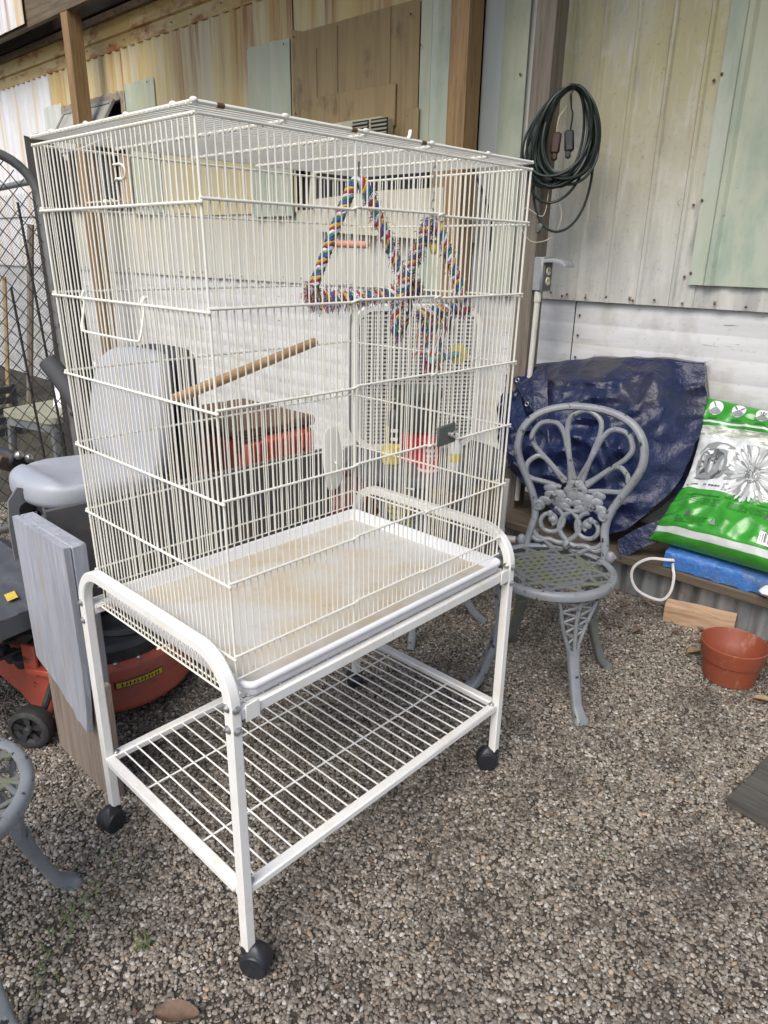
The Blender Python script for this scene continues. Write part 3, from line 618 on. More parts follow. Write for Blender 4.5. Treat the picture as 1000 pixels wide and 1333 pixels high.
# ------------------------------------------------------------------ birdcage
cage = thing('birdcage', (-.25, .39, .652), 'tall white wire birdcage on the rolling stand', 'birdcage')
ZL = [1.518, 1.4118, 1.2672, 1.1211, .9772, .8337, .6959, .652]
ZB = .652; ZS = .606
def cxyz(u, v, z):
    """u 0..1 from the front corner to the left corner, v 0..1 along the long side; slight flare to the top"""
    t = max(0, z-ZB); a = .0045*t; b = .0148*t
    return Vector((-CW*u+a*(1-2*u), CL*v-b*(1-2*v), z))
rv, rh = .00135, .0024
def jit(): return random.uniform(-.0012, .0012)
NL, NS = 55, 36
door_lo, door_hi = 20, 35
for side in (0, 1):
    sg = sub('long_panel', cage)
    door = None
    if side == 0: door = sub('door', cage)
    for i in range(NL+1):
        v = i/NL; edge = i in (0, NL); dr = side == 0 and i in (door_lo, door_hi)
        z0 = ZS if False else ZB
        par = door if (side == 0 and door_lo <= i <= door_hi) else sg
        r = .0023 if edge or dr else rv
        a = cxyz(side, v, z0); b = cxyz(side, v, ZL[0]-.004)
        if not edge: a.y += jit(); b.y += jit()
        rod('wire', a, b, r, white_wire, par, 8 if r > .002 else 6)
    off = (.0035 if side == 0 else -.0035)
    for k, z in enumerate(ZL[1:7]+[ZL[7]]):
        r = rh if k < 6 else .0018
        v0, v1 = -.006, 1.006
        if side == 0 and 0 < k < 6 or (side == 0 and k == 0):
            vd0, vd1 = door_lo/NL, door_hi/NL
            for va, vb, zz, par in ((v0, vd0-.001, z, sg), (vd0+.003, vd1-.003, z+.0035, door), (vd1+.001, v1, z, sg)):
                a = cxyz(0, va, zz); b = cxyz(0, vb, zz); a.x += off; b.x += off
                rod('crossbar', a, b, r, white_wire, par, 8)
            # little hooks where the door bars close on the frame wires
            for vv in (vd0, vd1):
                c = cxyz(0, vv, z+.002); c.x += off
                MB().tube(smooth_path([c+Vector((.0, -.010, -.002)), c+Vector((.004, -.004, .001)), c+Vector((.004, .004, .002)), c+Vector((.0, .010, .002))], 4), .0019, 6).build('hook', white_wire, door)
        else:
            a = cxyz(side, v0, z); b = cxyz(side, v1, z); a.x += off; b.x += off
            rod('crossbar', a, b, r, white_wire, sg, 8)
for side in (0, 1):
    sg = sub('short_panel', cage)
    for i in range(1, NS):
        u = i/NS; a = cxyz(u, side, ZS); b = cxyz(u, side, ZL[0]-.004); a.x += jit(); b.x += jit()
        rod('wire', a, b, rv, white_wire, sg)
    off = (-.0035 if side == 0 else .0035)
    for k, z in enumerate(ZL[1:7]+[ZS]):
        z2 = z-.0045 if k < 6 else z
        a = cxyz(-.010, side, z2); b = cxyz(1.010, side, z2); a.y += off; b.y += off
        rod('crossbar', a, b, rh if k < 6 else .002, white_wire, sg, 8)
        if k < 6 and side == 0:     # wrapped ends at the front corner
            MB().ball(a, .0034, 8, 6).build('crossbar_end', white_wire, sg); MB().ball(b, .0030, 8, 6).build('crossbar_end', white_wire, sg)
# roof: double rim, fine wires the long way, thick crossbars
roof = sub('roof', cage)
for z, dz in ((ZL[0]-.004, 0), (ZL[0]+.009, 1)):
    q = [cxyz(u, v, z) for u, v in ((0, 0), (1, 0), (1, 1), (0, 1))]; o_ = .003 if dz else 0
    for i in range(4):
        a, b = q[i], q[(i+1) % 4]; d = (b-a).normalized(); out = Vector((d.y, -d.x, 0))*-.003
        rod('rim', a-d*.004, b+d*.004, .0032 if dz else .0026, white_wire, roof, 8)
for i in range(1, NS):
    u = i/NS; rod('roof_wire', cxyz(u, -.004, ZL[0]+.0075), cxyz(u, 1.004, ZL[0]+.0075), .00125, white_wire, roof)
for v in (.19, .395, .60, .81):
    y = CL*v; pts = []
    for i in range(NS*2+1):
        u = i/(NS*2); p = cxyz(u, v, ZL[0]+.0035+(.0020 if i % 2 else 0)); pts.append(p)
    MB().tube(pts, .0024, 6).build('roof_crossbar', white_wire, roof)
    for u in (0, 1): MB().ball(cxyz(u, v, ZL[0]+.011), (.0035, .0075, .0038), 8, 6).build('clip', white_wire, roof)
for u in (.1, .35, .6, .85): MB().ball(cxyz(u, 0, ZL[0]+.011), (.0075, .0035, .0038), 8, 6).build('clip', white_wire, roof)
MB().ball(cxyz(0, 0, ZL[0]+.010), (.0065, .0055, .0045), 10, 6).build('clip', white_wire, roof)
MB().ball(cxyz(.03, 0.012, ZL[0]+.013), (.006, .004, .004), 8, 6).build('clip', white_wire, roof)
MB().tube(smooth_path([cxyz(0, .52, ZL[0]+.01), cxyz(0, .525, ZL[0]+.016), cxyz(.004, .53, ZL[0]+.024)], 4), .003, 6).build('cable_tie', white_wire, roof)
# rust-marked rim joints
for v in (.05, .36, .57): MB().lathe(cxyz(0, v, ZL[0]+.009), [(.0036, -.006), (.0036, .006)], 8, (0, 1, 0)).build('rim_joint', screw_mat, roof)
# small top door on the left face with bent-wire latch
dl = sub('latch_door', cage)
yo = -.0065
def wire(name, pts, r, par, mat=white_wire, n=5): return MB().tube(smooth_path([Vector(p) for p in pts], n), r, 7).build(name, mat, par)
wire('latch_wire', [(-.345, yo, 1.497), (-.30, yo, 1.501), (-.243, yo, 1.505), (-.234, yo-.001, 1.500), (-.231, yo-.002, 1.478), (-.228, yo-.003, 1.468), (-.222, yo-.008, 1.466), (-.200, yo-.008, 1.4655), (-.190, yo-.008, 1.460), (-.190, yo-.008, 1.450), (-.200, yo-.008, 1.445), (-.220, yo-.008, 1.446), (-.226, yo-.004, 1.440), (-.226, yo-.002, 1.422), (-.231, yo, 1.4165), (-.28, yo, 1.4165), (-.343, yo, 1.4165)], .0015, dl)
for x in (-.275, -.255): MB().ball((x, yo, 1.4165), (.006, .004, .004), 8, 6).build('latch_clip', white_wire, dl)
for z in (1.466, 1.446): MB().ball((-.210, yo-.008, z), (.009, .002, .002), 8, 6).build('latch_clip', white_wire, dl)
# swing-down wire flap lower on the left face
fl = sub('flap', cage)
yo = -.009
wire('flap_wire', [(-.383, yo+.004, 1.273), (-.3835, yo-.004, 1.268), (-.382, yo-.004, 1.255), (-.380, yo-.012, 1.225), (-.376, yo-.016, 1.2125), (-.365, yo-.017, 1.208), (-.275, yo-.018, 1.207), (-.185, yo-.017, 1.207), (-.174, yo-.016, 1.212), (-.173, yo-.012, 1.225), (-.175, yo-.004, 1.255), (-.175, yo-.004, 1.270), (-.176, yo+.004, 1.275)], .0023, fl)
for x in (-.383, -.176): wire('hook', [(x, yo+.006, 1.262), (x, yo, 1.275), (x, yo-.006, 1.268), (x, yo-.005, 1.258)], .0022, fl)

# ------------------------------------------------------------------ inside the cage
p = thing('perch', (-.14, .15, 1.14), 'long brown wooden dowel perch slanting inside the birdcage', 'perch')
MB().lathe((-.132, .004, 1.118), [(.0001, -.003), (.0072, -.003), (.0088, 0), (.0088, .335), (.0072, .339), (.0001, .339)], 16, (-.03, .32, .062)).build('dowel', perch_wood, p)
p = thing('perch', (-.5, .70, 1.366), 'short pink wooden perch behind the left rope triangle in the birdcage', 'perch')
MB().lathe((-.505, .70, 1.366), [(.0001, 0), (.007, 0), (.0085, .002), (.0085, .12), (.007, .122), (.0001, .122)], 14, (1, 0, -.02)).build('dowel', pink, p)
p = thing('perch', (-.1, .68, 1.132), 'teal perch with a round yellow end disc in the birdcage', 'perch')
MB().lathe((-.1, .612, 1.128), [(.0001, 0), (.006, 0), (.0075, .002), (.0075, .132), (.0001, .134)], 14, (0, 1, .06)).build('dowel', teal, p)
MB().lathe((-.1, .708, 1.134), [(.0001, -.004), (.020, -.004), (.0225, -.002), (.0225, .002), (.020, .004), (.0001, .004)], 20, (-.75, .65, .06)).build('disc', cream_yellow, p)
p = thing('cuttlebone', (-.02, .24, .995), 'pale oval cuttlebone clipped inside the front bars of the birdcage', 'cuttlebone')
def cb(u, v):
    a = 2*math.pi*u; b = math.pi*v; w_ = .0235*math.sin(b)**.55; z = -.060*math.cos(b)
    return (-.014+.006*math.sin(a)*math.sin(b), .241+w_*math.cos(a)+.003*math.sin(b*2), .996+z)
MB().grid(cb, 20, 16).build('shell', cut_white, p, True, 60, True)
rod('clip_wire', (-.014, .241, .996), (.001, .241, .985), .0016, bolt_mat, p)
p = thing('clip_plate', (.006, .54, .99), 'dark grey feeder clip with a silver wing nut on the front bars of the birdcage', 'feeder clip')
MB().box((.0085, .541, .994), (.006, .058, .042), Matrix.Rotation(R(3), 3, 'X'), .002).build('plate', pot_green, p)
MB().lathe((.011, .548, .994), [(.006, 0), (.005, .008), (.0001, .009)], 10, (1, 0, 0)).build('nut', bolt_mat, p)
for s_ in (-1, 1): MB().box((.019, .553, .994+s_*.0045), (.003, .018, .0042), Matrix.Rotation(R(s_*24), 3, 'X'), .001).build('wing', bolt_mat, p)
# rope triangles
def rope(path, r, par, turns, fray=0, strands=5):
    L_ = [0]
    for i in range(1, len(path)): L_.append(L_[-1]+(path[i]-path[i-1]).length)
    n = len(path); fr = []
    nn = None
    for i in range(n):
        t = (path[min(i+1, n-1)]-path[max(i-1, 0)]).normalized()
        nn = t.orthogonal() if nn is None else (nn-t*nn.dot(t)); nn.normalize(); fr.append((t, nn.copy(), t.cross(nn)))
    for k in range(strands):
        pts = []
        for i in range(n):
            a = 2*math.pi*(k/strands+turns*L_[i]); pts.append(path[i]+fr[i][1]*(r*.62*math.cos(a))+fr[i][2]*(r*.62*math.sin(a)))
        MB().tube(pts, r*.50, 6).build('strand', ROPE[k], par)
def fuzz(path, r, par, count, ln, down=0):
    ms = [MB() for _ in ROPE]
    for _ in range(count):
        i = random.randrange(len(path)); d = Vector((random.gauss(0, 1), random.gauss(0, 1), random.gauss(0, 1)-down)).normalized()
        a = path[i]+d*r*random.uniform(.2, .9); b = a+d*ln*random.uniform(.4, 1); c = b+Vector((random.gauss(0, .4), random.gauss(0, .4), random.gauss(0, .4)-.5-down))*ln*.7
        ms[random.choice((0, 0, 1, 2, 2, 2, 3, 4))].tube([a, b, c], .0008, 3)
    for m_, k in zip(ms, range(5)):
        if m_.v: tag(m_.build('frayed_fibre', ROPE[k], par), kind='stuff')
RX = Vector((.73, .683, 0)); UP = Vector((0, 0, 1))
def pix(p0, du, dz, dd=0): return Vector(p0)+RX*du+UP*dz+Vector((-.683, .73, 0))*dd
A1 = Vector((-.25, .538, 1.480))
sw = thing('rope_swing', A1, 'larger multicoloured rope triangle swing, left one in the birdcage', 'bird toy', 'rope triangle swings')
path = smooth_path([pix(A1, -.098, -.205), pix(A1, -.055, -.10), pix(A1, -.018, -.015), pix(A1, 0, .003), pix(A1, .018, -.015), pix(A1, .055, -.095), pix(A1, .108, -.205)], 14)
rope(path, .0118, sw, 26)
base1 = smooth_path([pix(A1, -.098, -.205), pix(A1, -.104, -.220), pix(A1, -.085, -.224), pix(A1, -.03, -.226), pix(A1, .03, -.222), pix(A1, .085, -.212), pix(A1, .120, -.200), pix(A1, .124, -.213)], 10)
rope(base1, .0112, sw, 26); fuzz(base1, .012, sw, 1200, .015); fuzz(base1[14:34], .012, sw, 160, .016, 1.0)
fuzz(path[len(path)*2//3:], .012, sw, 420, .014)
tail = smooth_path([pix(A1, .108, -.21), pix(A1, .114, -.25), pix(A1, .104, -.285), pix(A1, .098, -.31)], 8); rope(tail, .0050, sw, 22)
rod('hanger', A1, A1+Vector((0, 0, .042)), .0016, dark_wire, sw)
A2 = Vector((-.115, .62, 1.400))
sw = thing('rope_swing', A2, 'smaller frayed rope triangle swing with hanging tassels, right one in the birdcage', 'bird toy', 'rope triangle swings')
path = smooth_path([pix(A2, -.068, -.155), pix(A2, -.040, -.075), pix(A2, -.013, -.008), pix(A2, 0, .005), pix(A2, .014, -.008), pix(A2, .042, -.07), pix(A2, .074, -.152)], 12)
rope(path, .0105, sw, 28); fuzz(path[:len(path)//2], .012, sw, 900, .013); fuzz(path[len(path)//2:], .012, sw, 260, .012)
base2 = smooth_path([pix(A2, .074, -.150), pix(A2, .072, -.163), pix(A2, .040, -.163), pix(A2, .0, -.172), pix(A2, -.022, -.178)], 10)
rope(base2, .0105, sw, 26); fuzz(base2, .011, sw, 700, .012)
for dx, l in ((-.004, .075), (.006, .095), (.016, .088), (.026, .07)):
    t_ = smooth_path([pix(A2, dx, -.17), pix(A2, dx-.008, -.17-l*.5, .004), pix(A2, dx+.002, -.17-l)], 8); rope(t_, .0036, sw, 26)
t_ = smooth_path([pix(A2, .0, -.17), pix(A2, -.012, -.24), pix(A2, .005, -.282), pix(A2, .022, -.25), pix(A2, .026, -.18)], 8); fuzz(t_, .006, sw, 220, .016, 1)
left_t = smooth_path([pix(A2, -.068, -.155), pix(A2, -.072, -.185), pix(A2, -.068, -.215)], 8); rope(left_t, .010, sw, 18); fuzz(left_t, .010, sw, 220, .013, .5)
MB().ball(pix(A2, .004, -.044), (.0085, .0085, .012), 12, 8).build('bead', yellow_pl, sw)
ch = MB()
for k in range(8):
    z = .010+k*.0155; q = Matrix.Rotation(R(90*(k % 2)+40), 3, 'Z')
    ch.tube([A2+Vector((0, 0, z))+q @ Vector((.0042*math.cos(a*math.pi/5), 0, .010*math.sin(a*math.pi/5))) for a in range(10)], .0011, 4, True)
tag(ch.build('chain', bolt_mat, sw), kind=None)

# ------------------------------------------------------------------ cast aluminium chairs
def chair_build():
    t = thing('garden_chair', (0, 0, 0), 'grey painted cast metal garden chair with a petal back, beside the birdcage stand', 'chair', 'cast metal garden chairs')
    H, SR = .412, .200
    # seat: rim ring, inner band, criss-cross slats
    prof = [(-.004, -.020), (.004, -.026), (.012, -.022), (.014, -.008), (.010, .0), (.002, .004), (-.008, .002), (-.012, -.004)]
    m = MB(); n = 56; vs = []
    for i in range(n):
        a = 2*math.pi*i/n
        for p in prof: vs.append(((SR-.010+p[0])*math.cos(a), (SR-.010+p[0])*math.sin(a), H+p[1]))
    k = len(prof); m.add(vs, [(i*k+j, i*k+(j+1) % k, ((i+1) % n)*k+(j+1) % k, ((i+1) % n)*k+j) for i in range(n) for j in range(k)])
    seat = m.build('seat', grey_cast, t)
    lat = MB()
    def dish(x, y): return H-.004-.004*(1-(x*x+y*y)/(SR*SR))
    def slat(p, q, w=.0064, h=.0036):
        pts = [Vector((p[0]+(q[0]-p[0])*s/6, p[1]+(q[1]-p[1])*s/6, 0)) for s in range(7)]
        for v in pts: v.z = dish(v.x, v.y)
        lat.sweep(pts, rrect(h*2, w*2, .0018, 2), False, (0, 0, 1))
    ri = SR-.014; rb = .118
    for i in range(-4, 5):     # inner diamond grid
        d = i*.0262; l = math.sqrt(max(0, rb*rb-d*d))
        for c, s in ((math.cos(R(45)), math.sin(R(45))), (math.cos(R(-45)), math.sin(R(-45)))):
            slat((-s*d-c*l, c*d-s*l), (-s*d+c*l, c*d+s*l))
    ring = [Vector((rb*math.cos(a*math.pi/20), rb*math.sin(a*math.pi/20), 0)) for a in range(40)]
    for v in ring: v.z = dish(v.x, v.y)
    lat.sweep(ring, rrect(.009, .010, .002, 2), True, (0, 0, 1))
    for i in range(12):        # outer crossing ribs
        a0 = 2*math.pi*i/12
        for d in (.33, -.33): slat((rb*math.cos(a0), rb*math.sin(a0)), (ri*math.cos(a0+d), ri*math.sin(a0+d)))
    for i in range(4):         # long chords framing the grid
        a0 = math.pi/4+i*math.pi/2; slat((ri*math.cos(a0-.78), ri*math.sin(a0-.78)), (ri*math.cos(a0+.78), ri*math.sin(a0+.78)), .005)
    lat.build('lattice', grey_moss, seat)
    # backrest in its own (u, v) plane, tilted back
    tilt = R(11); by = .170
    def bp(u, v, d=0): return Vector((u, by+v*math.sin(tilt)*.9+.10*max(0, .05-v)-d*math.cos(tilt)-.9*u*u, H+.006+v*math.cos(tilt)))
    half = [(.135, -.012), (.124, .05), (.118, .095), (.128, .15), (.160, .22), (.190, .28), (.204, .335), (.192, .395), (.150, .442), (.080, .468)]
    out = half+[(0, .475)]+[(-u, v) for u, v in half[::-1]]
    bk = MB().tube(smooth_path([bp(u, v) for u, v in out], 5), .0142, 10, False, None, None, .0125).build('backrest', grey_cast, t)
    def loop(pts, r=.0085, name='petal'): return MB().tube(smooth_path([bp(u, v) for u, v in pts], 6), r*1.02, 8).build(name, grey_cast, bk)
    def petal(ang, L0, L1, wd):
        a = R(ang); d = (math.cos(a), math.sin(a)); p = (-d[1], d[0]); o = (0, .195); pts = []
        for l, w_ in ((.0, .35), (.25, .55), (.5, .8), (.72, 1.0), (.9, .85), (1.0, .0), (.9, -.85), (.72, -1.0), (.5, -.8), (.25, -.55), (.0, -.35)):
            l2 = L0+(L1-L0)*l; pts.append((o[0]+d[0]*l2+p[0]*wd*w_, o[1]+d[1]*l2+p[1]*wd*w_))
        loop(pts)
    petal(90, .03, .270, .054); petal(57, .04, .256, .050); petal(123, .04, .256, .050); petal(26, .045, .182, .040); petal(154, .045, .182, .040)
    # rosette of cast flowers
    ro = MB()
    def flower(u, v, r):
        c = bp(u, v, .004); ro.ball(c, (r*.98, .009, r*.98), 14, 8)
        for k in range(6):
            a = k*math.pi/3+u*40; ro.ball(bp(u+r*.60*math.cos(a), v+r*.60*math.sin(a), .007), (r*.50, .0042, r*.46), 12, 7)
        ro.tube([bp(u+r*(.12+.030*k)*math.cos(k*.8), v+r*(.12+.030*k)*math.sin(k*.8), .0125-.0002*k) for k in range(18)], .0026, 5)
    flower(.004, .200, .037); flower(-.048, .172, .024); flower(.050, .172, .024)
    for u, v, a in ((-.02, .155, 0), (.02, .155, 0), (-.05, .15, 0), (.05, .15, 0), (-.075, .172, 0), (.075, .172, 0), (-.092, .15, 40), (.092, .15, -40), (-.03, .14, 80), (.03, .14, -80), (-.08, .195, -30), (.08, .195, 30)): ro.ball(bp(u, v, .002), (.024, .007, .017), 10, 6)
    ro.build('rosette', grey_cast, bk)
    for s in (-1, 1):          # side rosebuds and scrolls
        b = MB(); b.ball(bp(s*.108, .135, .006), (.021, .012, .021), 12, 8)
        b.tube([bp(s*.108+.013*math.cos(a*.6), .135+.013*math.sin(a*.6), .016) for a in range(11)], .004, 6); b.build('rosebud', grey_cast, bk)
        sp = []
        for k in range(30):    # C-scroll
            th = R(100+k*17); r_ = .050-.00125*k; sp.append((s*(.066+r_*math.cos(th)), .083+r_*math.sin(th)))
        loop(sp, .0078, 'scroll')
        MB().ball(bp(s*.058, .090, .004), (.016, .009, .013), 10, 6).ball(bp(s*.068, .108, .004), (.011, .008, .014), 10, 6).build('leaf_boss', grey_cast, bk)
        loop([(s*-.028, .135), (s*.016, .115), (s*.034, .075), (s*.020, .040), (s*-.020, .012), (s*-.062, .018), (s*-.100, .010), (s*-.128, .030)], .0085, 'scroll')
        loop([(s*.120, .045), (s*.10, .022), (s*.075, .012), (s*.045, -.012)], .0085, 'scroll')
        loop([(s*.135, -.012), (s*.150, .0), (s*.160, .012)], .012, 'foot_scroll'); MB().ball(bp(s*.150, .005, .006), (.016, .015, .022), 10, 7).build('knuckle', grey_cast, bk)
    MB().ball(bp(0, .012, .006), (.014, .014, .020), 10, 7).build('knuckle', grey_cast, bk)
    # legs: lattice brackets narrowing to cabriole shafts
    for k, (ang, front) in enumerate(((-135, 1), (-45, 1), (45, 0), (135, 0))):
        a = R(ang); d = Vector((math.cos(a), math.sin(a), 0)); p = Vector((-d.y, d.x, 0))
        def lp(s, z, o=0):    # s sideways, z height
            q = z/H; rad = .188-.030*math.sin(min(1, (1-q)*1.7)*math.pi/2)+.088*max(0, 1-q/.72)**1.6+(.012 if q < .05 else 0)
            cu = math.sqrt(max(0, 1-(s/.2)**2)); return d*(rad*cu+o)+p*s+Vector((0, 0, z))
        wt = .070 if front else .060; zj = .190
        m = MB()
        for s in (-1, 1):
            m.tube(smooth_path([lp(s*wt, H-.018), lp(s*wt*.80, .345), lp(s*wt*.50, .27), lp(s*.017, .215), lp(s*.012, zj-.02)], 5), .0062, 8)
        m.tube(smooth_path([lp(0, H-.018, .002), lp(0, .30, .004), lp(0, zj-.02, .002)], 5), .0065, 8)
        zz = H-.03; sgn = 1
        while zz > zj+.02:
            def wat(z): return max(.010, wt*((z-.17)/(H-.19)))
            z2 = zz-.020
            for s in (-1, 1):
                m.tube([lp(s*wat(zz), zz), lp(0, z2, .001)], .0038, 6); m.tube([lp(0, z2, .001), lp(s*wat(z2-.018), z2-.018)], .0038, 6)
            zz -= .038
        pts = smooth_path([lp(0, z) for z in (.215, .18, .13, .08, .04, .012, .0)], 5); n_ = len(pts)
        m.sweep(pts, rrect(.031, .040, .010, 3), False, d, True, [1.02-.20*math.sin(min(1, i/n_*1.15)*math.pi)+(.18*(i/n_) if i/n_ > .8 else 0) for i in range(n_)])
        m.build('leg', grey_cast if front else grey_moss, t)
    return t
def copy_tree(o, parent=None):
    c = o.copy(); C.objects.link(c)
    if parent is not None: c.parent = parent
    for ch in list(o.children): copy_tree(ch, c)
    return c
ch1 = chair_build()
ch2 = copy_tree(ch1)
ch1.location = (-.122, 1.285, 0); ch1.rotation_euler = (0, 0, R(15))
ch2.location = (-.397, -.438, 0); ch2.rotation_euler = (0, 0, R(141.6))
ch2['label'] = 'grey cast metal garden chair cut off by the lower left photo edge'

# ------------------------------------------------------------------ bistro table behind the cage
tb = thing('garden_table', (-.70, 1.32, 0), 'round grey garden table behind the birdcage loaded with a fan and pots', 'table')
MB().lathe((-.70, 1.32, 0), [(.0001, .652), (.285, .652), (.297, .640), (.303, .630), (.303, .650), (.298, .661), (.285, .664), (.0001, .662)], 48).build('tabletop', table_grey, tb)
for k in range(4):
    a = R(35+90*k); d = Vector((math.cos(a), math.sin(a), 0)); c = Vector((-.70, 1.32, 0))
    MB().sweep(smooth_path([c+d*.10+Vector((0, 0, .65)), c+d*.16+Vector((0, 0, .5)), c+d*.11+Vector((0, 0, .3)), c+d*.19+Vector((0, 0, .08)), c+d*.26], 6), rrect(.03, .024, .008, 3), False, None).build('leg', grey_cast, tb)
# box fan
fanc = Vector((-.815, 1.385, .665)); fn = Vector((.80, -.60, 0)).normalized(); fr = Vector((-fn.y, fn.x, 0))
fan = thing('box_fan', fanc, 'upright pale grey box fan with a slotted grille standing on the round table', 'fan')
FW, FH, FD = .46, .51, .11
def FP(u, v, d): return fanc+fr*u+Vector((0, 0, FH/2+v))+fn*d
def ringsweep(w_, h_, r_, prof, name, mat, par):
    pts = [FP(p[0], p[1], 0) for p in rrect(w_, h_, r_, 8)]; return MB().sweep(pts, prof, True, fn).build(name, mat, par)
ringsweep(FW, FH, .075, [(-FD/2, -.006), (FD/2-.012, -.006), (FD/2-.012, .006), (-FD/2, .006)], 'casing', fan_dark, fan)
ff = ringsweep(FW-.018, FH-.018, .068, [(FD/2-.014, -.014), (FD/2+.004, -.008), (FD/2+.006, .010), (FD/2-.014, .016)], 'front_frame', fan_grey, fan)
bm_ = MB()
poly = rrect(FW-.02, FH-.02, .07, 8); bm_.add([FP(p[0], p[1], -.03) for p in poly], [tuple(range(len(poly)))]); bm_.build('back_grille', fan_mid, fan, False)
for k in range(1, 34):
    v = -FH/2+.02+(FH-.04)*k/34; hw = FW/2-.02
    if abs(v) > FH/2-.075: hw -= .06*(1-math.sqrt(max(0, 1-((abs(v)-(FH/2-.075))/.07)**2)))
    m = MB(); m.sweep([FP(-hw, v, FD/2), FP(hw, v, FD/2)], [(-.006, -.0036), (.002, -.0036), (.002, .0036), (-.006, .0036)], False, fn); m.build('grille_slat', fan_slat, ff, False)
for k in range(-6, 7):
    m = MB(); hv = FH/2-.02-(.03 if abs(k) == 6 else 0); m.sweep([FP(k*.033, -hv, FD/2+.001), FP(k*.033, hv, FD/2+.001)], [(-.003, -.004), (.003, -.004), (.003, .004), (-.003, .004)], False, fn); m.build('grille_bar', fan_slat, ff, False)
hub = FP(0, 0, .0); MB().lathe(hub, [(.0001, -.01), (.055, -.01), (.055, .02), (.045, .03), (.0001, .032)], 20, fn).build('hub', black_flat, fan)
for k in range(5):
    a0 = 2*math.pi*k/5
    def bl_(u, v):
        a = a0+(v-.5)*.9; r_ = .05+.15*u; return FP(r_*math.cos(a), r_*math.sin(a), .0+.03*(v-.5))
    MB().grid(bl_, 5, 4).build('blade', fan_dark, fan)
MB().lathe(FP(.10, .195, FD/2+.008), [(.0001, 0), (.02, 0), (.018, .014), (.0001, .015)], 16, fn).build('knob', black_flat, fan)
ft = MB()
for s in (-1, 1): ft.box(tuple(fanc+fr*(s*.15)+Vector((0, 0, .004))), (.05, .05, .02))
# upside-down pot and small things on the table
p = thing('plant_pot', (-.665, 1.235, .77), 'dark green plastic flower pot standing on a tin on the round table', 'flower pot')
MB().lathe((-.665, 1.235, .775), [(.0001, .0), (.058, .0), (.062, .004), (.078, .112), (.084, .114), (.086, .140), (.082, .143), (.076, .118), (.058, .008), (.0001, .006)], 32).build('pot', pot_green, p)
p = thing('paint_tin', (-.665, 1.235, .664), 'red tin under the dark green pot on the round table', 'tin')
MB().lathe((-.665, 1.235, .664), [(.0001, 0), (.052, 0), (.054, .003), (.052, .006), (.052, .102), (.054, .106), (.050, .109), (.0001, .106)], 28).build('body', can_red, p)
p = thing('tin_can', (-.548, 1.165, .664), 'red and white printed tin can near the front edge of the round table', 'tin')
c0 = Vector((-.548, 1.165, .664))
MB().lathe(c0, [(.0001, 0), (.038, 0), (.040, .003), (.038, .006), (.038, .104), (.040, .107), (.037, .110), (.0001, .107)], 28).build('body', can_red, p)
MB().lathe(c0, [(.0384, .006), (.0386, .016), (.0384, .016)], 28).build('white_band', print_light, p)
for row, (z, h, ws) in enumerate(((.074, .011, (.008, .006, .009, .007)), (.058, .008, (.006, .008, .005, .008, .005)), (.047, .0035, (.012, .01, .012)))):
    a = -1.15
    for w_ in ws:
        da = w_/.0385; MB().grid(lambda u, v: (c0.x+.0388*math.cos(a+da*u), c0.y+.0388*math.sin(a+da*u), c0.z+z+h*v), 3, 1).build('printed_letter', print_light, p, False); a += da+.07
p = thing('jar', (-.70, 1.15, .664), 'squat yellow plastic tub on the round table', 'tub')
MB().lathe((-.70, 1.15, .664), [(.0001, 0), (.032, 0), (.036, .004), (.037, .045), (.033, .052), (.033, .060), (.0001, .060)], 24).build('tub', yellow_pl, p)
p = thing('bottle', (-.735, 1.20, .664), 'black bottle with a yellow label beside the dark green pot', 'bottle')
MB().lathe((-.735, 1.20, .664), [(.0001, 0), (.030, 0), (.032, .004), (.032, .13), (.026, .16), (.012, .175), (.012, .20), (.0001, .20)], 22).build('body', black_plastic, p)
MB().grid(lambda u, v: (-.735+.0326*math.cos(-2.2+.7*u), 1.20+.0326*math.sin(-2.2+.7*u), .664+.05+.07*v), 5, 1).build('label_strip', yellow_mat, p, False)
for k in range(3): MB().grid(lambda u, v: (-.735+.0326*math.cos(-1.3+.8*u), 1.20+.0326*math.sin(-1.3+.8*u), .664+.04+.03*k+.012*v), 5, 1).build('label_strip', print_light, p, False)
p = thing('bottle', (-.50, 1.24, .664), 'small clear bottle with a yellow label beside the red and white can', 'bottle')
MB().lathe((-.50, 1.24, .664), [(.0001, 0), (.022, 0), (.024, .004), (.024, .085), (.012, .105), (.012, .125), (.0001, .125)], 20).build('body', fan_grey, p)
MB().lathe((-.50, 1.24, .664), [(.0244, .03), (.0246, .06)], 20).build('label_strip', yellow_mat, p)
# below the table
p = thing('hose_coil', (-1.02, 1.55, 0), 'coil of pale yellow hose under the round table', 'hose')
hp = []
for k in range(190):
    a = k*2*math.pi/19; hp.append((-1.02+(.085+.008*math.sin(k*.9))*math.cos(a), 1.55+(.085+.008*math.sin(k*.9))*math.sin(a), .012+.022*(k/19)+.12))
MB().tube(hp, .0105, 6).build('hose', yellow_pale, p); MB().lathe((-1.02, 1.55, 0), [(.0001, 0), (.10, 0), (.11, .12), (.0001, .12)], 20).build('bucket', grey_moss, p)
p = thing('fuel_can', (-1.15, 1.40, 0), 'dark red plastic fuel can on the ground behind the round table', 'fuel can')
MB().box((-1.20, 1.42, .20), (.20, .28, .38), None, .03).build('body', dark_red, p); MB().tube(smooth_path([(-1.20, 1.33, .39), (-1.20, 1.35, .45), (-1.20, 1.47, .45), (-1.20, 1.50, .39)], 5), .014, 8).build('handle', dark_red, p)

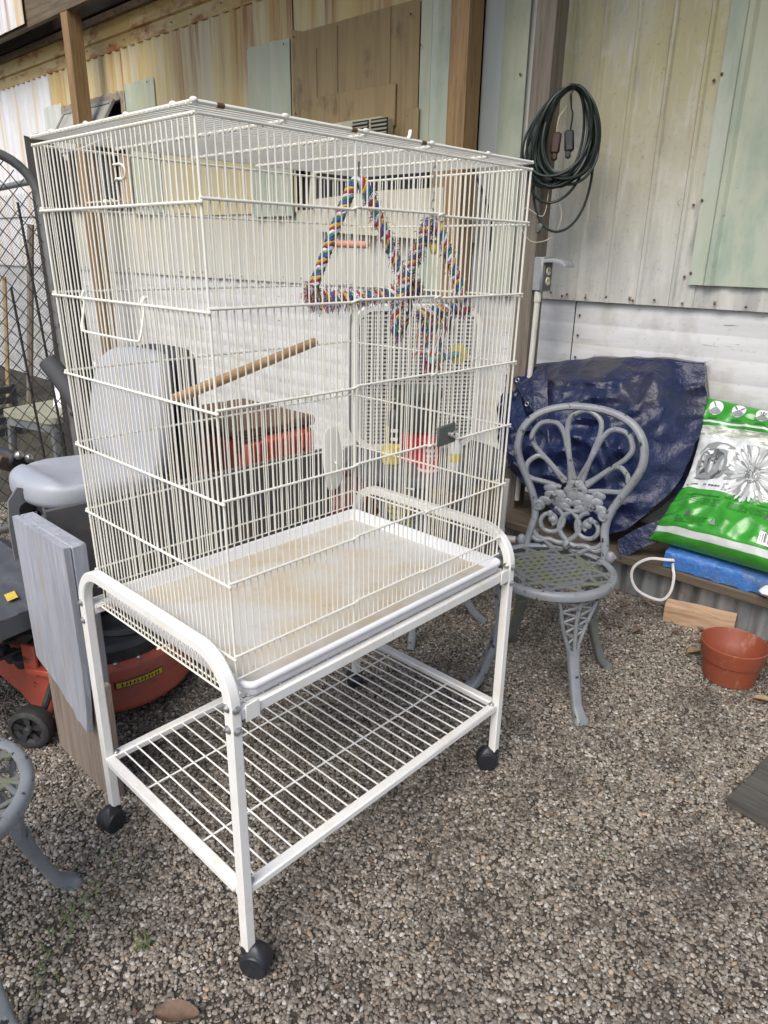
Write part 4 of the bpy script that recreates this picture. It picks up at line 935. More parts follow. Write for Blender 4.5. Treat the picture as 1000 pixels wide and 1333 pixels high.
# ------------------------------------------------------------------ bench along the wall
be = thing('low_bench', (0, 2.28, 0), 'low plank bench faced with corrugated metal along the wall', 'bench')
def corr(x0, x1, z0, z1, y, name, par):
    n = int((x1-x0)/.0095); m = MB()
    m.grid(lambda u, v: (x0+(x1-x0)*u, y-.012*math.sin((x0+(x1-x0)*u)/.076*2*math.pi)+.002*nse((u*9, v*2, 3)), z0+(z1-z0)*v), n, 3)
    m.grid(lambda u, v: (x0+(x1-x0)*u, y+.002-.012*math.sin((x0+(x1-x0)*u)/.076*2*math.pi)+.002*nse((u*9, v*2, 3)), z0+(z1-z0)*v), n, 1)
    return m.build(name, galv, par, True, 60)
corr(-1.25, .30, 0, .150, 2.105, 'corrugated_panel', be); corr(.28, 2.2, 0, .150, 2.098, 'corrugated_panel', be)
for i, (y0, y1) in enumerate(((2.045, 2.185), (2.190, 2.335), (2.340, 2.485))):
    for j, (x0, x1) in enumerate(((-1.25, -.62), (-.615, .72), (.725, 2.2))):
        m = MB().box(((x0+x1)/2, (y0+y1)/2, .170+.002*((i+j) % 2)), (x1-x0, y1-y0, .038), Matrix.Rotation(R(random.uniform(-.2, .2)), 3, 'Z'), .004); m.build('plank', bench_wood, be)
# blue tarp piece under the bag
p = thing('blue_tarp', (.15, 2.15, .2), 'bright blue folded tarp lying on the bench under the bag', 'tarp')
def bt(u, v):
    x = -.055+.80*u; a = v*math.pi; wr = .006*nse((x*14, v*4, 2))+.008*nse((x*30, v*7, 7))
    y = 2.245-.195*math.sin(min(1, v*1.15)*math.pi/2)*(1 if v < .87 else 1)-.004*math.cos(a)+wr*.6
    z = .222+.062*(1-v)**.5*(1-.1*u) if v < .5 else .222+.062*(1-v)**.5
    return (x, y+.012*u, z-.028*max(0, v-.8)/.2+wr*.7+.012*(1-v)*math.sin(u*9))
MB().grid(bt, 60, 14).build('sheet', blue_tarp, p)
MB().box((.36, 2.265, .225), (.78, .30, .060), None, .02).build('folded_layers', blue_tarp, p)

# ------------------------------------------------------------------ navy tarp over the pile
tp = thing('tarp_pile', (-.5, 2.3, .2), 'dark navy tarp draped over a heap on the bench', 'tarp')
def lerp(a, b, t): return a+(b-a)*t
def poly_at(pts, t):
    k = min(len(pts)-2, int(t*(len(pts)-1))); f = t*(len(pts)-1)-k; return Vector(pts[k]).lerp(Vector(pts[k+1]), f)
left = [(-1.03, 2.40, .835), (-.99, 2.27, .77), (-.965, 2.18, .66), (-.93, 2.14, .55), (-.90, 2.12, .44)]
mid = [(-.56, 2.40, .925), (-.56, 2.25, .83), (-.58, 2.13, .66), (-.58, 2.07, .48), (-.57, 2.05, .30)]
mid2 = [(-.30, 2.40, .95), (-.30, 2.26, .84), (-.32, 2.14, .66), (-.34, 2.07, .46), (-.37, 2.04, .225)]
right = [(-.155, 2.42, .945), (-.112, 2.39, .80), (-.098, 2.33, .63), (-.125, 2.22, .45), (-.235, 2.09, .285)]
FOLDS = [(random.uniform(-.95, -.15), random.uniform(.3, .9), random.choice((62, 75, 100, 118, 35, 140, 20)), random.choice((.016, .022, -.014, .012)), random.uniform(.022, .05), random.uniform(.12, .34)) for _ in range(30)]
def crease(p, sc, o): return 1-abs(2*abs(noise.noise(Vector(p)*sc+Vector((o, 0, 0))))-0)
def tarp(u, v):
    L_ = [smooth4(q, v) for q in (left, mid, mid2, right)]
    us = [0, .52, .82, 1]
    k = 0 if u < us[1] else (1 if u < us[2] else 2); f = (u-us[k])/(us[k+1]-us[k]); f = f*f*(3-2*f)*.5+f*.5
    p = L_[k].lerp(L_[k+1], f)
    d = .034*nse((p.x*3.3, p.z*3.3, 1), 1, 2)+.022*(1-2.6*abs(nse((p.x*6+p.z*3, p.z*4.5, 3), 1, 5)))+.014*(1-2.6*abs(nse((p.x*5-p.z*9, p.z*7+p.x*4, 8), 1, 1)))+.0045*(1-2.6*abs(nse((p.x*13+p.z*9, p.z*12-p.x*5, 2), 1, 3)))
    for (x0, z0, ang, amp, wd, ln) in FOLDS:
        ca, sa = math.cos(R(ang)), math.sin(R(ang)); dx, dz = p.x-x0, p.z-z0; al = dx*ca+dz*sa; ac = -dx*sa+dz*ca+.05*math.sin(al*6)
        d += .7*amp*max(0, 1-abs(ac)/wd)*max(0, 1-(al/ln)**2)
    e = min(1, v*5)
    return p+Vector((.3*d*e*(1 if u < .9 else -.2), -d*e, .25*d+.006*nse((p.x*9, 0, 4))))
_sm = {}
def smooth4(q, v):
    k = id(q)
    if k not in _sm: _sm[k] = smooth_path(q, 12)
    return poly_at(_sm[k], min(1, max(0, v)))
g = MB(); NU, NV = 130, 90
def full(u, v):
    if v < .08: a = tarp(u, 0); return Vector((a.x, lerp(2.482, a.y, v/.08), a.z-.004*(1-v/.08)))
    return tarp(u, (v-.08)/.92)
g.grid(full, NU, NV)
def rside(u, v):
    a = full(1, v); return Vector((lerp(a.x, a.x-.02, u), lerp(a.y, 2.482, u), a.z))
g.grid(rside, 6, NV)
def lside(u, v):
    a = full(0, v); return Vector((lerp(a.x, a.x+.03, u), lerp(a.y, 2.482, u), a.z))
g.grid(lside, 6, NV)
g.build('sheet', tarp_mat, tp, True, 28, True)
# overlapping edge flap with eyelets at the left
def flap(u, v):
    a = Vector((-.985, 2.255, .845)).lerp(Vector((-.70, 2.080, .690)), v); b = Vector((-.76, 2.245, .885)).lerp(Vector((-.62, 2.075, .60)), v)
    p = a.lerp(b, u); d = .008*nse((u*4, v*4, 6))+.006*math.sin(u*7+v*4)+.004*(1-2*abs(nse((u*6, v*9, 2)))); return p+Vector((0, -.012-d-.035*math.sin(v*math.pi)*math.sin(u*math.pi), -.02*u*v))
fm = MB().grid(flap, 28, 28); fm.build('flap', tarp_mat, tp, True, 75)
def flap2(u, v):
    a = Vector((-1.0, 2.25, .815)).lerp(Vector((-.80, 2.08, .60)), v); b = Vector((-.93, 2.24, .83)).lerp(Vector((-.70, 2.07, .63)), v)
    p = a.lerp(b, u); return p+Vector((0, -.010*math.sin(v*math.pi)-.008*nse((u*5, v*5, 2)), -.03*math.sin(v*math.pi)))
MB().grid(flap2, 10, 20).build('flap', tarp_mat, tp, True, 75)
for q in (flap(.22, .22)+Vector((0, -.004, 0)), flap(.06, .72)+Vector((0, -.004, 0))):
    m = MB(); m.tube([q+Vector((.009*math.cos(a*.524), -.002, .009*math.sin(a*.524))) for a in range(12)], .0028, 6, True); m.build('eyelet', bolt_mat, tp)
    MB().lathe(q+Vector((0, -.002, 0)), [(.0001, 0), (.008, 0)], 10, (0, 1, 0)).build('eyelet_hole', black_flat, tp)
# trailing hem that hangs by the bag
def hem(u, v): 
    p = poly_at([(-.13, 2.33, .52), (-.10, 2.21, .44), (-.13, 2.13, .36), (-.25, 2.06, .25)], u); return p+Vector((.03*v-.01*math.sin(u*7), -.02*v, -.075*v+.006*math.sin(u*17)))
MB().grid(hem, 24, 5).build('hem', tarp_mat, tp, True, 75)

# ------------------------------------------------------------------ bag of potting mix
bag = thing('soil_bag', (.1, 2.25, .28), 'green and white printed bag of potting mix leaning on the wall beside the navy tarp', 'bag')
bl_ = [(-.16, 2.435, .812), (-.150, 2.395, .69), (-.104, 2.36, .640), (-.092, 2.27, .504), (-.112, 2.17, .389), (-.135, 2.075, .283)]
br_ = [(.40, 2.435, .765), (.41, 2.40, .69), (.40, 2.35, .60), (.41, 2.26, .50), (.44, 2.15, .40), (.47, 2.05, .290)]
BN = Vector((0, -.80, .60))
def bagp(u, v, h=0):
    a = smooth4(bl_, v); b = smooth4(br_, v); p = a.lerp(b, u)
    eu = (4*u*(1-u))**.5; ev = min(1, v/.16, (1-v)/.10); ev = max(0, ev)**.6
    th = .085*eu*ev*(.55+.6*v)
    fold = .012*math.exp(-((v-.24)/.035)**2)*(-1)+.010*math.exp(-((v-.31)/.03)**2)
    edge = max(0, 1-u/.35)
    fan_ = .010*edge*math.sin(((v-.50)*1.6+u*.55)*44)*(1 if v > .40 else 0)*min(1, u/.03)
    wr = .006*nse((u*5, v*5, 3))+.004*(1-2.5*abs(nse((u*7+v*4, v*8, 9))))+.0025*nse((u*17, v*20, 5))
    return p+BN*(th+fold*eu+fan_*ev+wr*ev*2+h)+Vector((.004*nse((v*9, 0, 2)), 0, 0))
bands = [(0, .165, bag_green, 0), (.165, .178, bag_white, .004), (.178, .20, bag_green, 0), (.20, .345, bag_bark, 0), (.345, .665, bag_white, 0), (.665, .905, bag_green, 0), (.905, .940, bag_white, 0), (.940, 1.0, bag_green, 0)]
m = MB(); fmat = []; NU = 80; rows = []
for k, (v0, v1, mt, _) in enumerate(bands):
    n = max(1, round((v1-v0)*90))
    for j in range(n): rows.append((v0+(v1-v0)*j/n, k))
rows.append((1.0, None))
def bandv(u, v): return v+(.018*math.sin(u*2.4)-.02*u)*(1 if .1 < v < .96 else 0)*min(1, (1-v)/.1)
for v, k in rows: m.v += [tuple(bagp(i/NU, min(1, max(0, bandv(i/NU, v))))) for i in range(NU+1)]
front_mats = [bag_green, bag_white, bag_bark]
for j in range(len(rows)-1):
    for i in range(NU):
        m.f.append((j*(NU+1)+i, j*(NU+1)+i+1, (j+1)*(NU+1)+i+1, (j+1)*(NU+1)+i)); fmat.append(front_mats.index(bands[rows[j][1]][2]))
o = m.build('front', front_mats, bag, True, 75)
for p_, mi in zip(o.data.polygons, fmat): p_.material_index = mi
bk = MB(); bk.grid(lambda u, v: smooth4(bl_, v).lerp(smooth4(br_, v), u)-BN*(.012+.04*(4*u*(1-u))**.5*min(1, v*6, (1-v)*8))+Vector((0, 0, 0)), 24, 24); bk.build('back', bag_green, bag)
def decal(name, fn, mat, nu=8, nv=2, h=.0022):
    return MB().grid(lambda a, b: bagp(*fn(a, b), h), nu, nv).build(name, mat, bag, True, 80)
def disc(name, cu, cv, ru, rv_, mat, h, seg=24):
    pts = [bagp(cu, cv, h)]+[bagp(cu+ru*rr*math.cos(2*math.pi*k/seg), cv+rv_*rr*math.sin(2*math.pi*k/seg), h) for rr in (.5, 1) for k in range(seg)]
    f = [(0, 1+k, 1+(k+1) % seg) for k in range(seg)]+[(1+k, 1+seg+k, 1+seg+(k+1) % seg, 1+(k+1) % seg) for k in range(seg)]
    return MB().add(pts, f).build(name, mat, bag, True, 80)
def patch(name, uv, mat, h):
    c = Vector((sum(p[0] for p in uv)/len(uv), sum(p[1] for p in uv)/len(uv))); n = len(uv)
    pts = [bagp(c[0], c[1], h)]+[bagp(c[0]+(p[0]-c[0])*t, c[1]+(p[1]-c[1])*t, h) for t in (.5, 1) for p in uv]
    f = [(0, 1+k, 1+(k+1) % n) for k in range(n)]+[(1+k, 1+n+k, 1+n+(k+1) % n, 1+(k+1) % n) for k in range(n)]
    return MB().add(pts, f).build(name, mat, bag, True, 80)
for k, cu in enumerate((.155, .315, .475, .64)):
    cv = .078
    disc('icon_disc', cu, cv, .047, .052, print_light, .003); 
    patch('icon_heap', [(cu-.040, cv+.026), (cu-.018, cv+.004), (cu+.004, cv-.004), (cu+.026, cv+.012), (cu+.040, cv+.024), (cu+.022, cv+.045), (cu-.02, cv+.046)], print_mid, .0042)
    if k == 0: patch('icon_trowel', [(cu-.030, cv-.040), (cu-.022, cv-.042), (cu-.004, cv-.014), (cu+.0, cv+.0), (cu-.012, cv-.006)], print_dark, .0052)
    if k == 1:
        for s in (-1, 1): patch('icon_hand', [(cu+s*.036, cv-.026), (cu+s*.030, cv-.032), (cu+s*.010, cv-.008), (cu+s*.014, cv+.0), (cu+s*.026, cv-.012)], print_dark, .0052)
    if k >= 2:
        for a in (-70, -35, 0, 35, 70): patch('icon_leaf', [(cu, cv+.008), (cu+.030*math.sin(R(a))-.005*math.cos(R(a)), cv-.022*math.cos(R(a))), (cu+.040*math.sin(R(a)), cv-.036*math.cos(R(a))), (cu+.030*math.sin(R(a))+.005*math.cos(R(a)), cv-.022*math.cos(R(a)))], print_dark, .0052)
    for j in range(2):
        decal('caption_line', lambda a, b, j=j: (cu-.035+.07*a, cv+.066+.011*j+.005*b), print_green, 4, 1)
# black-and-white picture of a fruit and a daisy
patch('printed_backdrop', [(.055, .56), (.060, .49), (.10, .43), (.17, .405), (.25, .40), (.32, .42), (.36, .50), (.35, .605), (.20, .612), (.07, .612)], print_mid, .0012)
patch('printed_backdrop', [(.32, .40), (.46, .375), (.66, .38), (.80, .43), (.80, .60), (.60, .615), (.40, .61), (.33, .55)], print_pale, .0016)
for cu, cv, ru, rv_, mt, h in ((.185, .535, .115, .080, print_dark, .0022), (.120, .545, .055, .068, print_mid, .0030), (.190, .552, .050, .064, print_mid, .0036), (.255, .540, .048, .066, print_mid, .0030), (.105, .530, .020, .038, print_pale, .0040), (.180, .545, .016, .036, print_pale, .0046), (.262, .528, .015, .034, print_pale, .0040), (.100, .522, .009, .020, print_light, .0048), (.176, .535, .007, .018, print_light, .0054), (.265, .520, .007, .016, print_light, .0048)):
    disc('printed_fruit', cu, cv, ru, rv_, mt, h, 18)
patch('printed_stalk', [(.165, .500), (.185, .462), (.205, .452), (.203, .470), (.200, .492), (.225, .505), (.200, .512), (.150, .510)], print_dark, .0056)
dc = (.50, .540)
for ring_, (n_, r0, r1, w_) in enumerate(((34, .34, 1.0, .085), (28, .30, .84, .085), (22, .25, .62, .10))):
    for k in range(n_):
        a = 2*math.pi*(k+.37*ring_)/n_+random.uniform(-.05, .05); l = random.uniform(.90, 1.04); L_ = (.200*l, .178*l); ww = w_*random.uniform(.8, 1.15)
        def P(r_, q): return (dc[0]+L_[0]*r_*math.cos(a+q), dc[1]+L_[1]*r_*math.sin(a+q))
        patch('printed_petal', [P(r0, -.02), P((r0+r1)*.5, -ww), P(r1*.92, -ww*.75), P(r1, 0), P(r1*.92, ww*.75), P((r0+r1)*.5, ww), P(r0, .02)], random.choice((print_light, print_light, print_pale, print_pale, print_mid) if ring_ else (print_light, print_pale, print_mid, print_mid)), .0040+.0012*ring_+.0004*(k % 3))
disc('printed_centre', dc[0], dc[1], .058, .052, print_mid, .0084)
for k in range(70):
    a = k*2.39996; r_ = math.sqrt(k/70); disc('printed_floret', dc[0]+.056*r_*math.cos(a), dc[1]+.050*r_*math.sin(a), .0045, .0045, random.choice((print_light, print_pale, print_dark, print_dark)), .0094, 5)
# small print: unreadable rows of fine type
def textrow(u0, u1, v, h, mat, name='text_line'):
    ms = MB(); u = u0
    while u < u1:
        w_ = random.uniform(.008, .022)
        if random.random() < .85:
            ms.add([bagp(u+w_*a, v+h*b, .0030) for b in (0, 1) for a in (0, .5, 1)], [(0, 1, 4, 3), (1, 2, 5, 4)])
        u += w_+.004
    tag(ms.build(name, mat, bag, False), kind='stuff')
textrow(.03, .30, .642, .007, print_dark); 
for j in range(4): textrow(.33, .72, .628+.010*j, .004, print_mid)
textrow(.09, .34, .700, .008, print_green); textrow(.38, .80, .695, .008, print_green)
for j in range(4): textrow(.15, .36, .722+.011*j, .004, print_green); textrow(.42, .70, .722+.011*j, .004, print_green)
for j in range(5): textrow(.13, .33, .835+.010*j, .004, print_green)
for cu, cv in ((.195, .822), (.385, .845)): patch('warning_triangle', [(cu-.022, cv+.018), (cu, cv-.018), (cu+.022, cv+.018)], print_dark if cu < .3 else print_mid, .003)
patch('black_tag', [(.67, .760), (.70, .748), (.84, .752), (.85, .764), (.84, .776), (.69, .774)], print_dark, .003)
patch('barcode_label', [(.675, .835), (.86, .835), (.86, .895), (.675, .895)], print_light, .003)
for j in range(14):
    u0 = .685+.0115*j; decal('barcode_bar', lambda a, b: (u0+(.003+.003*(j % 3))*a, .842+.045*b), print_dark, 1, 2, .0042)

# ------------------------------------------------------------------ floor clutter on the right
pt = thing('flower_pot', (.335, 1.745, 0), 'empty terracotta coloured plastic flower pot on the gravel in front of the bench', 'flower pot')
MB().lathe((.335, 1.745, .004), [(.0001, .004), (.078, .0), (.083, .003), (.093, .076), (.098, .078), (.1065, .126), (.107, .133), (.103, .135), (.100, .130), (.094, .084), (.088, .078), (.078, .03), (.0001, .028)], 44).build('pot', terracotta, pt)
MB().lathe((.335, 1.745, .028), [(.0001, .012), (.05, .009), (.078, .004)], 24).build('soil_crust', leaf_brown, pt)
lg = thing('firewood_block', (.12, 2.02, 0), 'split block of pale firewood lying behind the terracotta pot', 'firewood')
def log(mb):
    poly = [(-.045, .0), (.05, .0), (.055, .05), (.01, .078), (-.05, .070)]; q = Matrix.Rotation(R(13), 3, 'Z'); n = 12; vs = []
    for i in range(n+1):
        x = -.125+.25*i/n
        for y, z in poly: vs.append(Vector((.12, 2.045, .004))+q @ Vector((x, y+.006*nse((x*9, y*20, z*20)), z+.008*nse((x*8, y*9, 4))*(1 if z > .02 else 0))))
    k = len(poly); mb.add(vs, [(i*k+j, i*k+(j+1) % k, (i+1)*k+(j+1) % k, (i+1)*k+j) for i in range(n) for j in range(k)]+[tuple(range(k))[::-1], tuple(n*k+j for j in range(k))])
m = MB(); log(m); tag(m.build('block', log_wood, lg, True, 30))
st = thing('strap_loop', (-.08, 2.02, .1), 'white strap loop hanging over the bench edge below the navy tarp', 'strap')
sp = smooth_path([(.02, 2.10, .226), (-.03, 2.04, .232), (-.10, 2.018, .222), (-.150, 2.012, .175), (-.155, 2.010, .125), (-.128, 2.010, .082), (-.075, 2.010, .066), (-.020, 2.010, .072), (.006, 2.012, .115), (.008, 2.018, .175), (-.004, 2.028, .205), (-.02, 2.06, .216)], 6)
MB().sweep(sp, rrect(.003, .011, .001, 2), False, (0, -1, .2)).build('strap', white_cord, st)
wb = thing('board_offcut', (.75, 1.2, 0), 'dark weathered board lying on the gravel at the right edge', 'board')
qb = Matrix.Rotation(R(-5), 3, 'Z')
for k in range(5):
    MB().box(Vector((.548, 1.098, .022))+qb @ Vector((.42, .046+.093*k, .002*(k % 2))), (.84-.01*(k % 2), .089, .026), qb, .003).build('plank', board_dark, wb)
pg = thing('pale_plastic_edge', (.40, 2.03, .2), 'rounded end of a white plastic box at the right edge of the bench', 'box')
MB().box((.392, 2.062, .222), (.17, .10, .030), None, .014).build('lid', tray_mat, pg); MB().box((.40, 2.07, .200), (.13, .075, .025), None, .01).build('body', tray_mat, pg)
def leaf(name, loc, ln, wd, rot, mat, label, grp=None, curl=.25):
    q = Matrix.Rotation(R(rot), 3, 'Z')
    def f(u, v):
        x = (u-.5)*ln; w_ = wd*.5*math.sin(math.pi*min(1, max(0, u*.96+.02)))**.7; y = (v*2-1)*w_
        return Vector(loc)+q @ Vector((x, y, .010+abs(v*2-1)**2*wd*curl+.012*math.sin(u*3)*curl*2-abs(v-.5)*.0))
    m = MB().grid(f, 14, 6); m.grid(lambda u, v: f(u, v)-Vector((0, 0, .0012)), 14, 6)
    o = m.build(name, mat); return tag(o, label, 'leaf', grp)
leaf('dead_leaf', (.012, -.185, .006), .085, .042, 42, leaf_brown, 'large brown dead leaf on the gravel at the bottom of the photo')
leaf('dead_leaf', (.195, 1.80, .004), .06, .034, 60, leaf_tan, 'tan dead leaf leaning against the terracotta pot')
leaf('dead_leaf', (.47, 1.66, .004), .06, .03, 20, leaf_tan, 'tan dead leaf on the gravel right of the terracotta pot')
leaf('dead_leaf', (-.02, 1.80, .004), .05, .025, 80, leaf_brown, 'brown dead leaf on the gravel in front of the firewood block')
lt = MB()
for _ in range(420):
    x = random.uniform(-1.2, .6); y = random.uniform(1.80, 2.10) if random.random() < .8 else random.uniform(1.5, 1.9)
    if (x-.335)**2+(y-1.745)**2 < .02: continue
    s = random.uniform(.008, .024); a = random.uniform(0, 6.28); z = .008+random.uniform(0, .010); d = Vector((math.cos(a), math.sin(a), random.uniform(-.3, .3)))*s; e = Vector((-math.sin(a), math.cos(a), random.uniform(-.3, .3)))*s*.4
    c = Vector((x, y, z)); lt.add([c-d, c+e, c+d, c-e], [(0, 1, 2, 3)])
tag(lt.build('leaf_litter', leaf_brown, None, False), 'dark leaf litter scattered under the bench', None, None, 'stuff')
tw_ = MB()
for _ in range(70):
    x = random.uniform(-.9, 1.1); y = random.uniform(-.3, 2.0)
    if y < -.35+.9*x: continue
    a = random.uniform(0, 6.28); l = random.uniform(.02, .06); d = Vector((math.cos(a), math.sin(a), 0))*l; c = Vector((x, y, .0095)); tw_.tube([c-d*.5, c+Vector((random.uniform(-.004, .004), random.uniform(-.004, .004), .003)), c+d*.5], .0011, 4)
for _ in range(160):
    x = random.uniform(-1.0, 1.1); y = random.uniform(-.3, 2.05); s_ = random.uniform(.004, .011); a = random.uniform(0, 6.28); d = Vector((math.cos(a), math.sin(a), random.uniform(-.2, .2)))*s_; e = Vector((-math.sin(a), math.cos(a), random.uniform(-.3, .3)))*s_*.5; c = Vector((x, y, .0085)); tw_.add([c-d, c+e, c+d, c-e], [(0, 1, 2, 3)])
tag(tw_.build('ground_debris', leaf_brown, None, False), 'twigs and leaf crumbs lying on the gravel', None, None, 'stuff')
gm = MB()
def tuft(x, y, n, h, sp):
    for _ in range(n):
        a = random.uniform(0, 6.28); b = Vector((x+random.gauss(0, sp), y+random.gauss(0, sp), .003)); l = h*random.uniform(.5, 1); d = Vector((math.cos(a), math.sin(a), 0)); s = Vector((-d.y, d.x, 0))*.0014
        m1 = b+d*l*.35+Vector((0, 0, l*.6)); e = b+d*l*.95+Vector((0, 0, l*.75)); gm.add([b-s, b+s, m1+s*.8, m1-s*.8, e], [(0, 1, 2, 3), (3, 2, 4)])
for x, y, n, h, sp in ((-.36, -.20, 34, .032, .03), (-.31, -.27, 22, .028, .03), (-.42, -.12, 22, .026, .04), (-.17, -.15, 16, .026, .010), (-.24, -.33, 14, .024, .03), (.40, .75, 10, .018, .02)): tuft(x, y, n, h, sp)
for _ in range(420): tuft(random.uniform(-7, -2.6), random.uniform(.0, 2.3), 9, .07, .06)
tag(gm.build('grass', grass_mat, None, False), 'thin green grass sprouting in the gravel and behind the gate', None, None, 'stuff')

# ------------------------------------------------------------------ extension cord, outlet
ec = thing('extension_cord', (-.78, 2.2, 1.7), 'coiled dark green extension cord hanging beside the outlet box', 'extension cord')
EN = Vector((.50, -.866, 0)); EX = Vector((.866, .50, 0)); E0 = Vector((-.735, 2.175, 1.940))
nail = MB().lathe(E0+EN*-.03, [(.004, -.30), (.004, .05), (.007, .05), (.0001, .054)], 8, EN).build('nail', bolt_mat, ec)
pts = []; rnd = random.Random(5)
for k in range(27):
    cx = rnd.uniform(-.055, .030); rx = rnd.uniform(.084, .120); rz = rnd.uniform(.150, .178); tl = rnd.uniform(.02, .30); dp = rnd.uniform(-.018, .018)
    if k == 4: rx, rz, cx, tl = .138, .165, -.03, .2
    if k == 9: rx, rz = .110, .205
    if k == 12: rx, rz, cx, tl = .112, .250, .006, .10
    dz_ = .02 if k == 12 else 0
    for j in range(26):
        a = math.pi/2+2*math.pi*(j/26); x = cx*(1-math.sin(a))/2+rx*math.cos(a)*(1-.18*math.sin(a)); z = -rz+rz*math.sin(a)
        x += tl*z*.35; pts.append(E0+EX*x+Vector((0, 0, z+.02-dz_*(.5-.5*math.cos(2*math.pi*j/26))))+EN*(dp+.012*math.sin(a*3+k)+.026*(k-13)/13))
MB().tube(smooth_path(pts, 3), .0056, 7).build('cord', cord_green, ec)
for dx, dz, mt, tl in ((-.045, -.175, plug_brown, 4), (.006, -.168, black_plastic, -6)):
    c = E0+EX*dx+Vector((0, 0, dz))+EN*.012; pl = MB().box(c, (.038, .026, .078), Matrix.Rotation(R(30), 3, 'Z') @ Matrix.Rotation(R(tl), 3, 'Y'), .008)
    pl.box(c+Vector((0, 0, -.048)), (.022, .02, .03), Matrix.Rotation(R(30), 3, 'Z'), .006); pl.build('plug', mt, ec)
    MB().tube(smooth_path([c+Vector((0, 0, .03)), c+Vector((.005, 0, .09)), E0+EX*dx*.4+Vector((0, 0, -.05)), E0+Vector((0, -.01, .0))], 6), .0035, 6).build('plug_lead', tan_cord if mt is plug_brown else cord_green, ec)
E0 = E0+Vector((-.03, .0, .06))
tw = thing('thin_cord', (-.8, 2.2, 1.5), 'thin tan cord with a small plug looping below the green extension cord', 'cord')
MB().tube(smooth_path([E0+EX*-.03+Vector((0, 0, -.40)), E0+EX*-.045+Vector((0, 0, -.50)), E0+EX*-.12+Vector((0, 0, -.47)), E0+EX*-.13+Vector((0, 0, -.54)), E0+EX*-.08+Vector((0, 0, -.60)), E0+EX*.0+Vector((0, 0, -.58)), E0+EX*.03+Vector((0, 0, -.50)), E0+EX*.0+Vector((0, 0, -.42))], 8), .0022, 6).build('cord', tan_cord, tw)
MB().box(E0+EX*-.055+Vector((0, 0, -.548)), (.024, .02, .04), Matrix.Rotation(R(20), 3, 'Y'), .006).build('plug', pot_green, tw)
bx = thing('outlet_box', (-.83, 2.2, 1.27), 'grey weatherproof outlet box with its lid flipped up on the grey post', 'outlet box')
BX = -.850
MB().box((BX+.022, 2.222, 1.272), (.042, .075, .138), None, .004).build('box', box_grey, bx)
MB().box((BX+.046, 2.222, 1.271), (.006, .080, .142), None, .003).build('cover', box_grey, bx)
MB().box((BX+.051, 2.222, 1.262), (.006, .062, .112), None, .002).build('cover_plate', outlet_dark, bx)
for z in (1.243, 1.284):
    f_ = MB().lathe((BX+.054, 2.222, z), [(.0001, .0035), (.0165, .0032), (.0175, 0)], 18, (1, 0, 0)).build('receptacle', ivory, bx)
    for dy in (-.006, .006): MB().box((BX+.0582, 2.222+dy, z+.003), (.0015, .0022, .009)).build('slot', black_flat, f_, False)
lid = smooth_path([(BX+.048, 2.222, 1.330), (BX+.085, 2.222, 1.333), (BX+.125, 2.222, 1.327), (BX+.146, 2.222, 1.316), (BX+.152, 2.222, 1.302)], 6)
MB().sweep(lid, rrect(.005, .078, .002, 2), False, (0, 0, 1)).build('lid', box_grey, bx)
for s in (-1, 1): MB().sweep([p+Vector((0, s*.038, -.006)) for p in lid[:-4]], rrect(.014, .003, .001, 2), False, (0, 0, 1)).build('lid_flange', box_grey, bx)
pi = thing('conduit', (-.845, 2.2, .6), 'white plastic conduit running down the grey post from the outlet box', 'pipe')
MB().lathe((BX+.022, 2.205, 1.198), [(.0155, -.040), (.0155, 0), (.012, .004)], 16).build('coupling', pvc, pi)
MB().tube([(BX+.022, 2.205, 1.17), (BX+.016, 2.205, .8), (BX+.008, 2.20, .24)], .0125, 14).build('pipe', pvc, pi)
p2 = thing('waste_pipe', (-.80, 1.95, .15), 'short white plastic pipe with an elbow between the birdcage and the garden chair', 'pipe')
MB().tube([(-.745, 1.95, .42), (-.750, 1.945, .165)], .013, 12).build('pipe', pvc, p2); MB().tube(smooth_path([(-.750, 1.945, .19), (-.750, 1.945, .155), (-.735, 1.955, .142), (-.69, 1.975, .142)], 5), .0165, 12).build('elbow', pvc, p2)
bc = thing('bungee_strap', (-1.0, 2.1, 1.6), 'black strap hanging slantwise behind the upper right corner of the birdcage', 'strap')
MB().sweep(smooth_path([(-1.20, 2.15, 1.74), (-1.12, 2.14, 1.62), (-1.06, 2.14, 1.50), (-1.045, 2.14, 1.36)], 6), rrect(.003, .014, .001, 2), False, (0, -1, 0)).build('strap', black_flat, bc)

# ------------------------------------------------------------------ weathered wooden panel on edge beside the stand
wp = thing('wooden_cabinet', (-.78, .02, 0), 'weathered grey painted board end with peeling face standing left of the birdcage stand', 'wooden panel')
MB().box((-.761, .0195, .170), (.318, .036, .340), None, .003).build('bare_board', plank_bare, wp)
MB().box((-.781, .0195, .5235), (.297, .036, .365), None, .003).build('upper_board', plank_grey, wp)
fb = MB(); n = 24; zb = []
for i in range(n+1):
    u = i/n; x = -.930+.298*u; zb.append((x, .300-.085*u+.006*nse((u*6, 1, 2))-(.020 if .74 < u < .86 else 0)*(1-abs(u-.80)/.06)))
zb = [(x, max(z, .18)) for x, z in zb]; vs = []; rows_ = 9
for y_ in (-.016, -.001):
    for j in range(rows_+1):
        for x, z in zb:
            zz = z+(.706-z)*j/rows_; pe = .010*max(0, 1-j/3.0)**2*max(0, (x+.80)/.17); vs.append((x, y_-pe+(0 if y_ < 0 else 0), zz))
k = n+1; o_ = (rows_+1)*k; fs = []
for s in (0, o_): fs += [(s+j*k+i, s+j*k+i+1, s+(j+1)*k+i+1, s+(j+1)*k+i) for j in range(rows_) for i in range(n)]
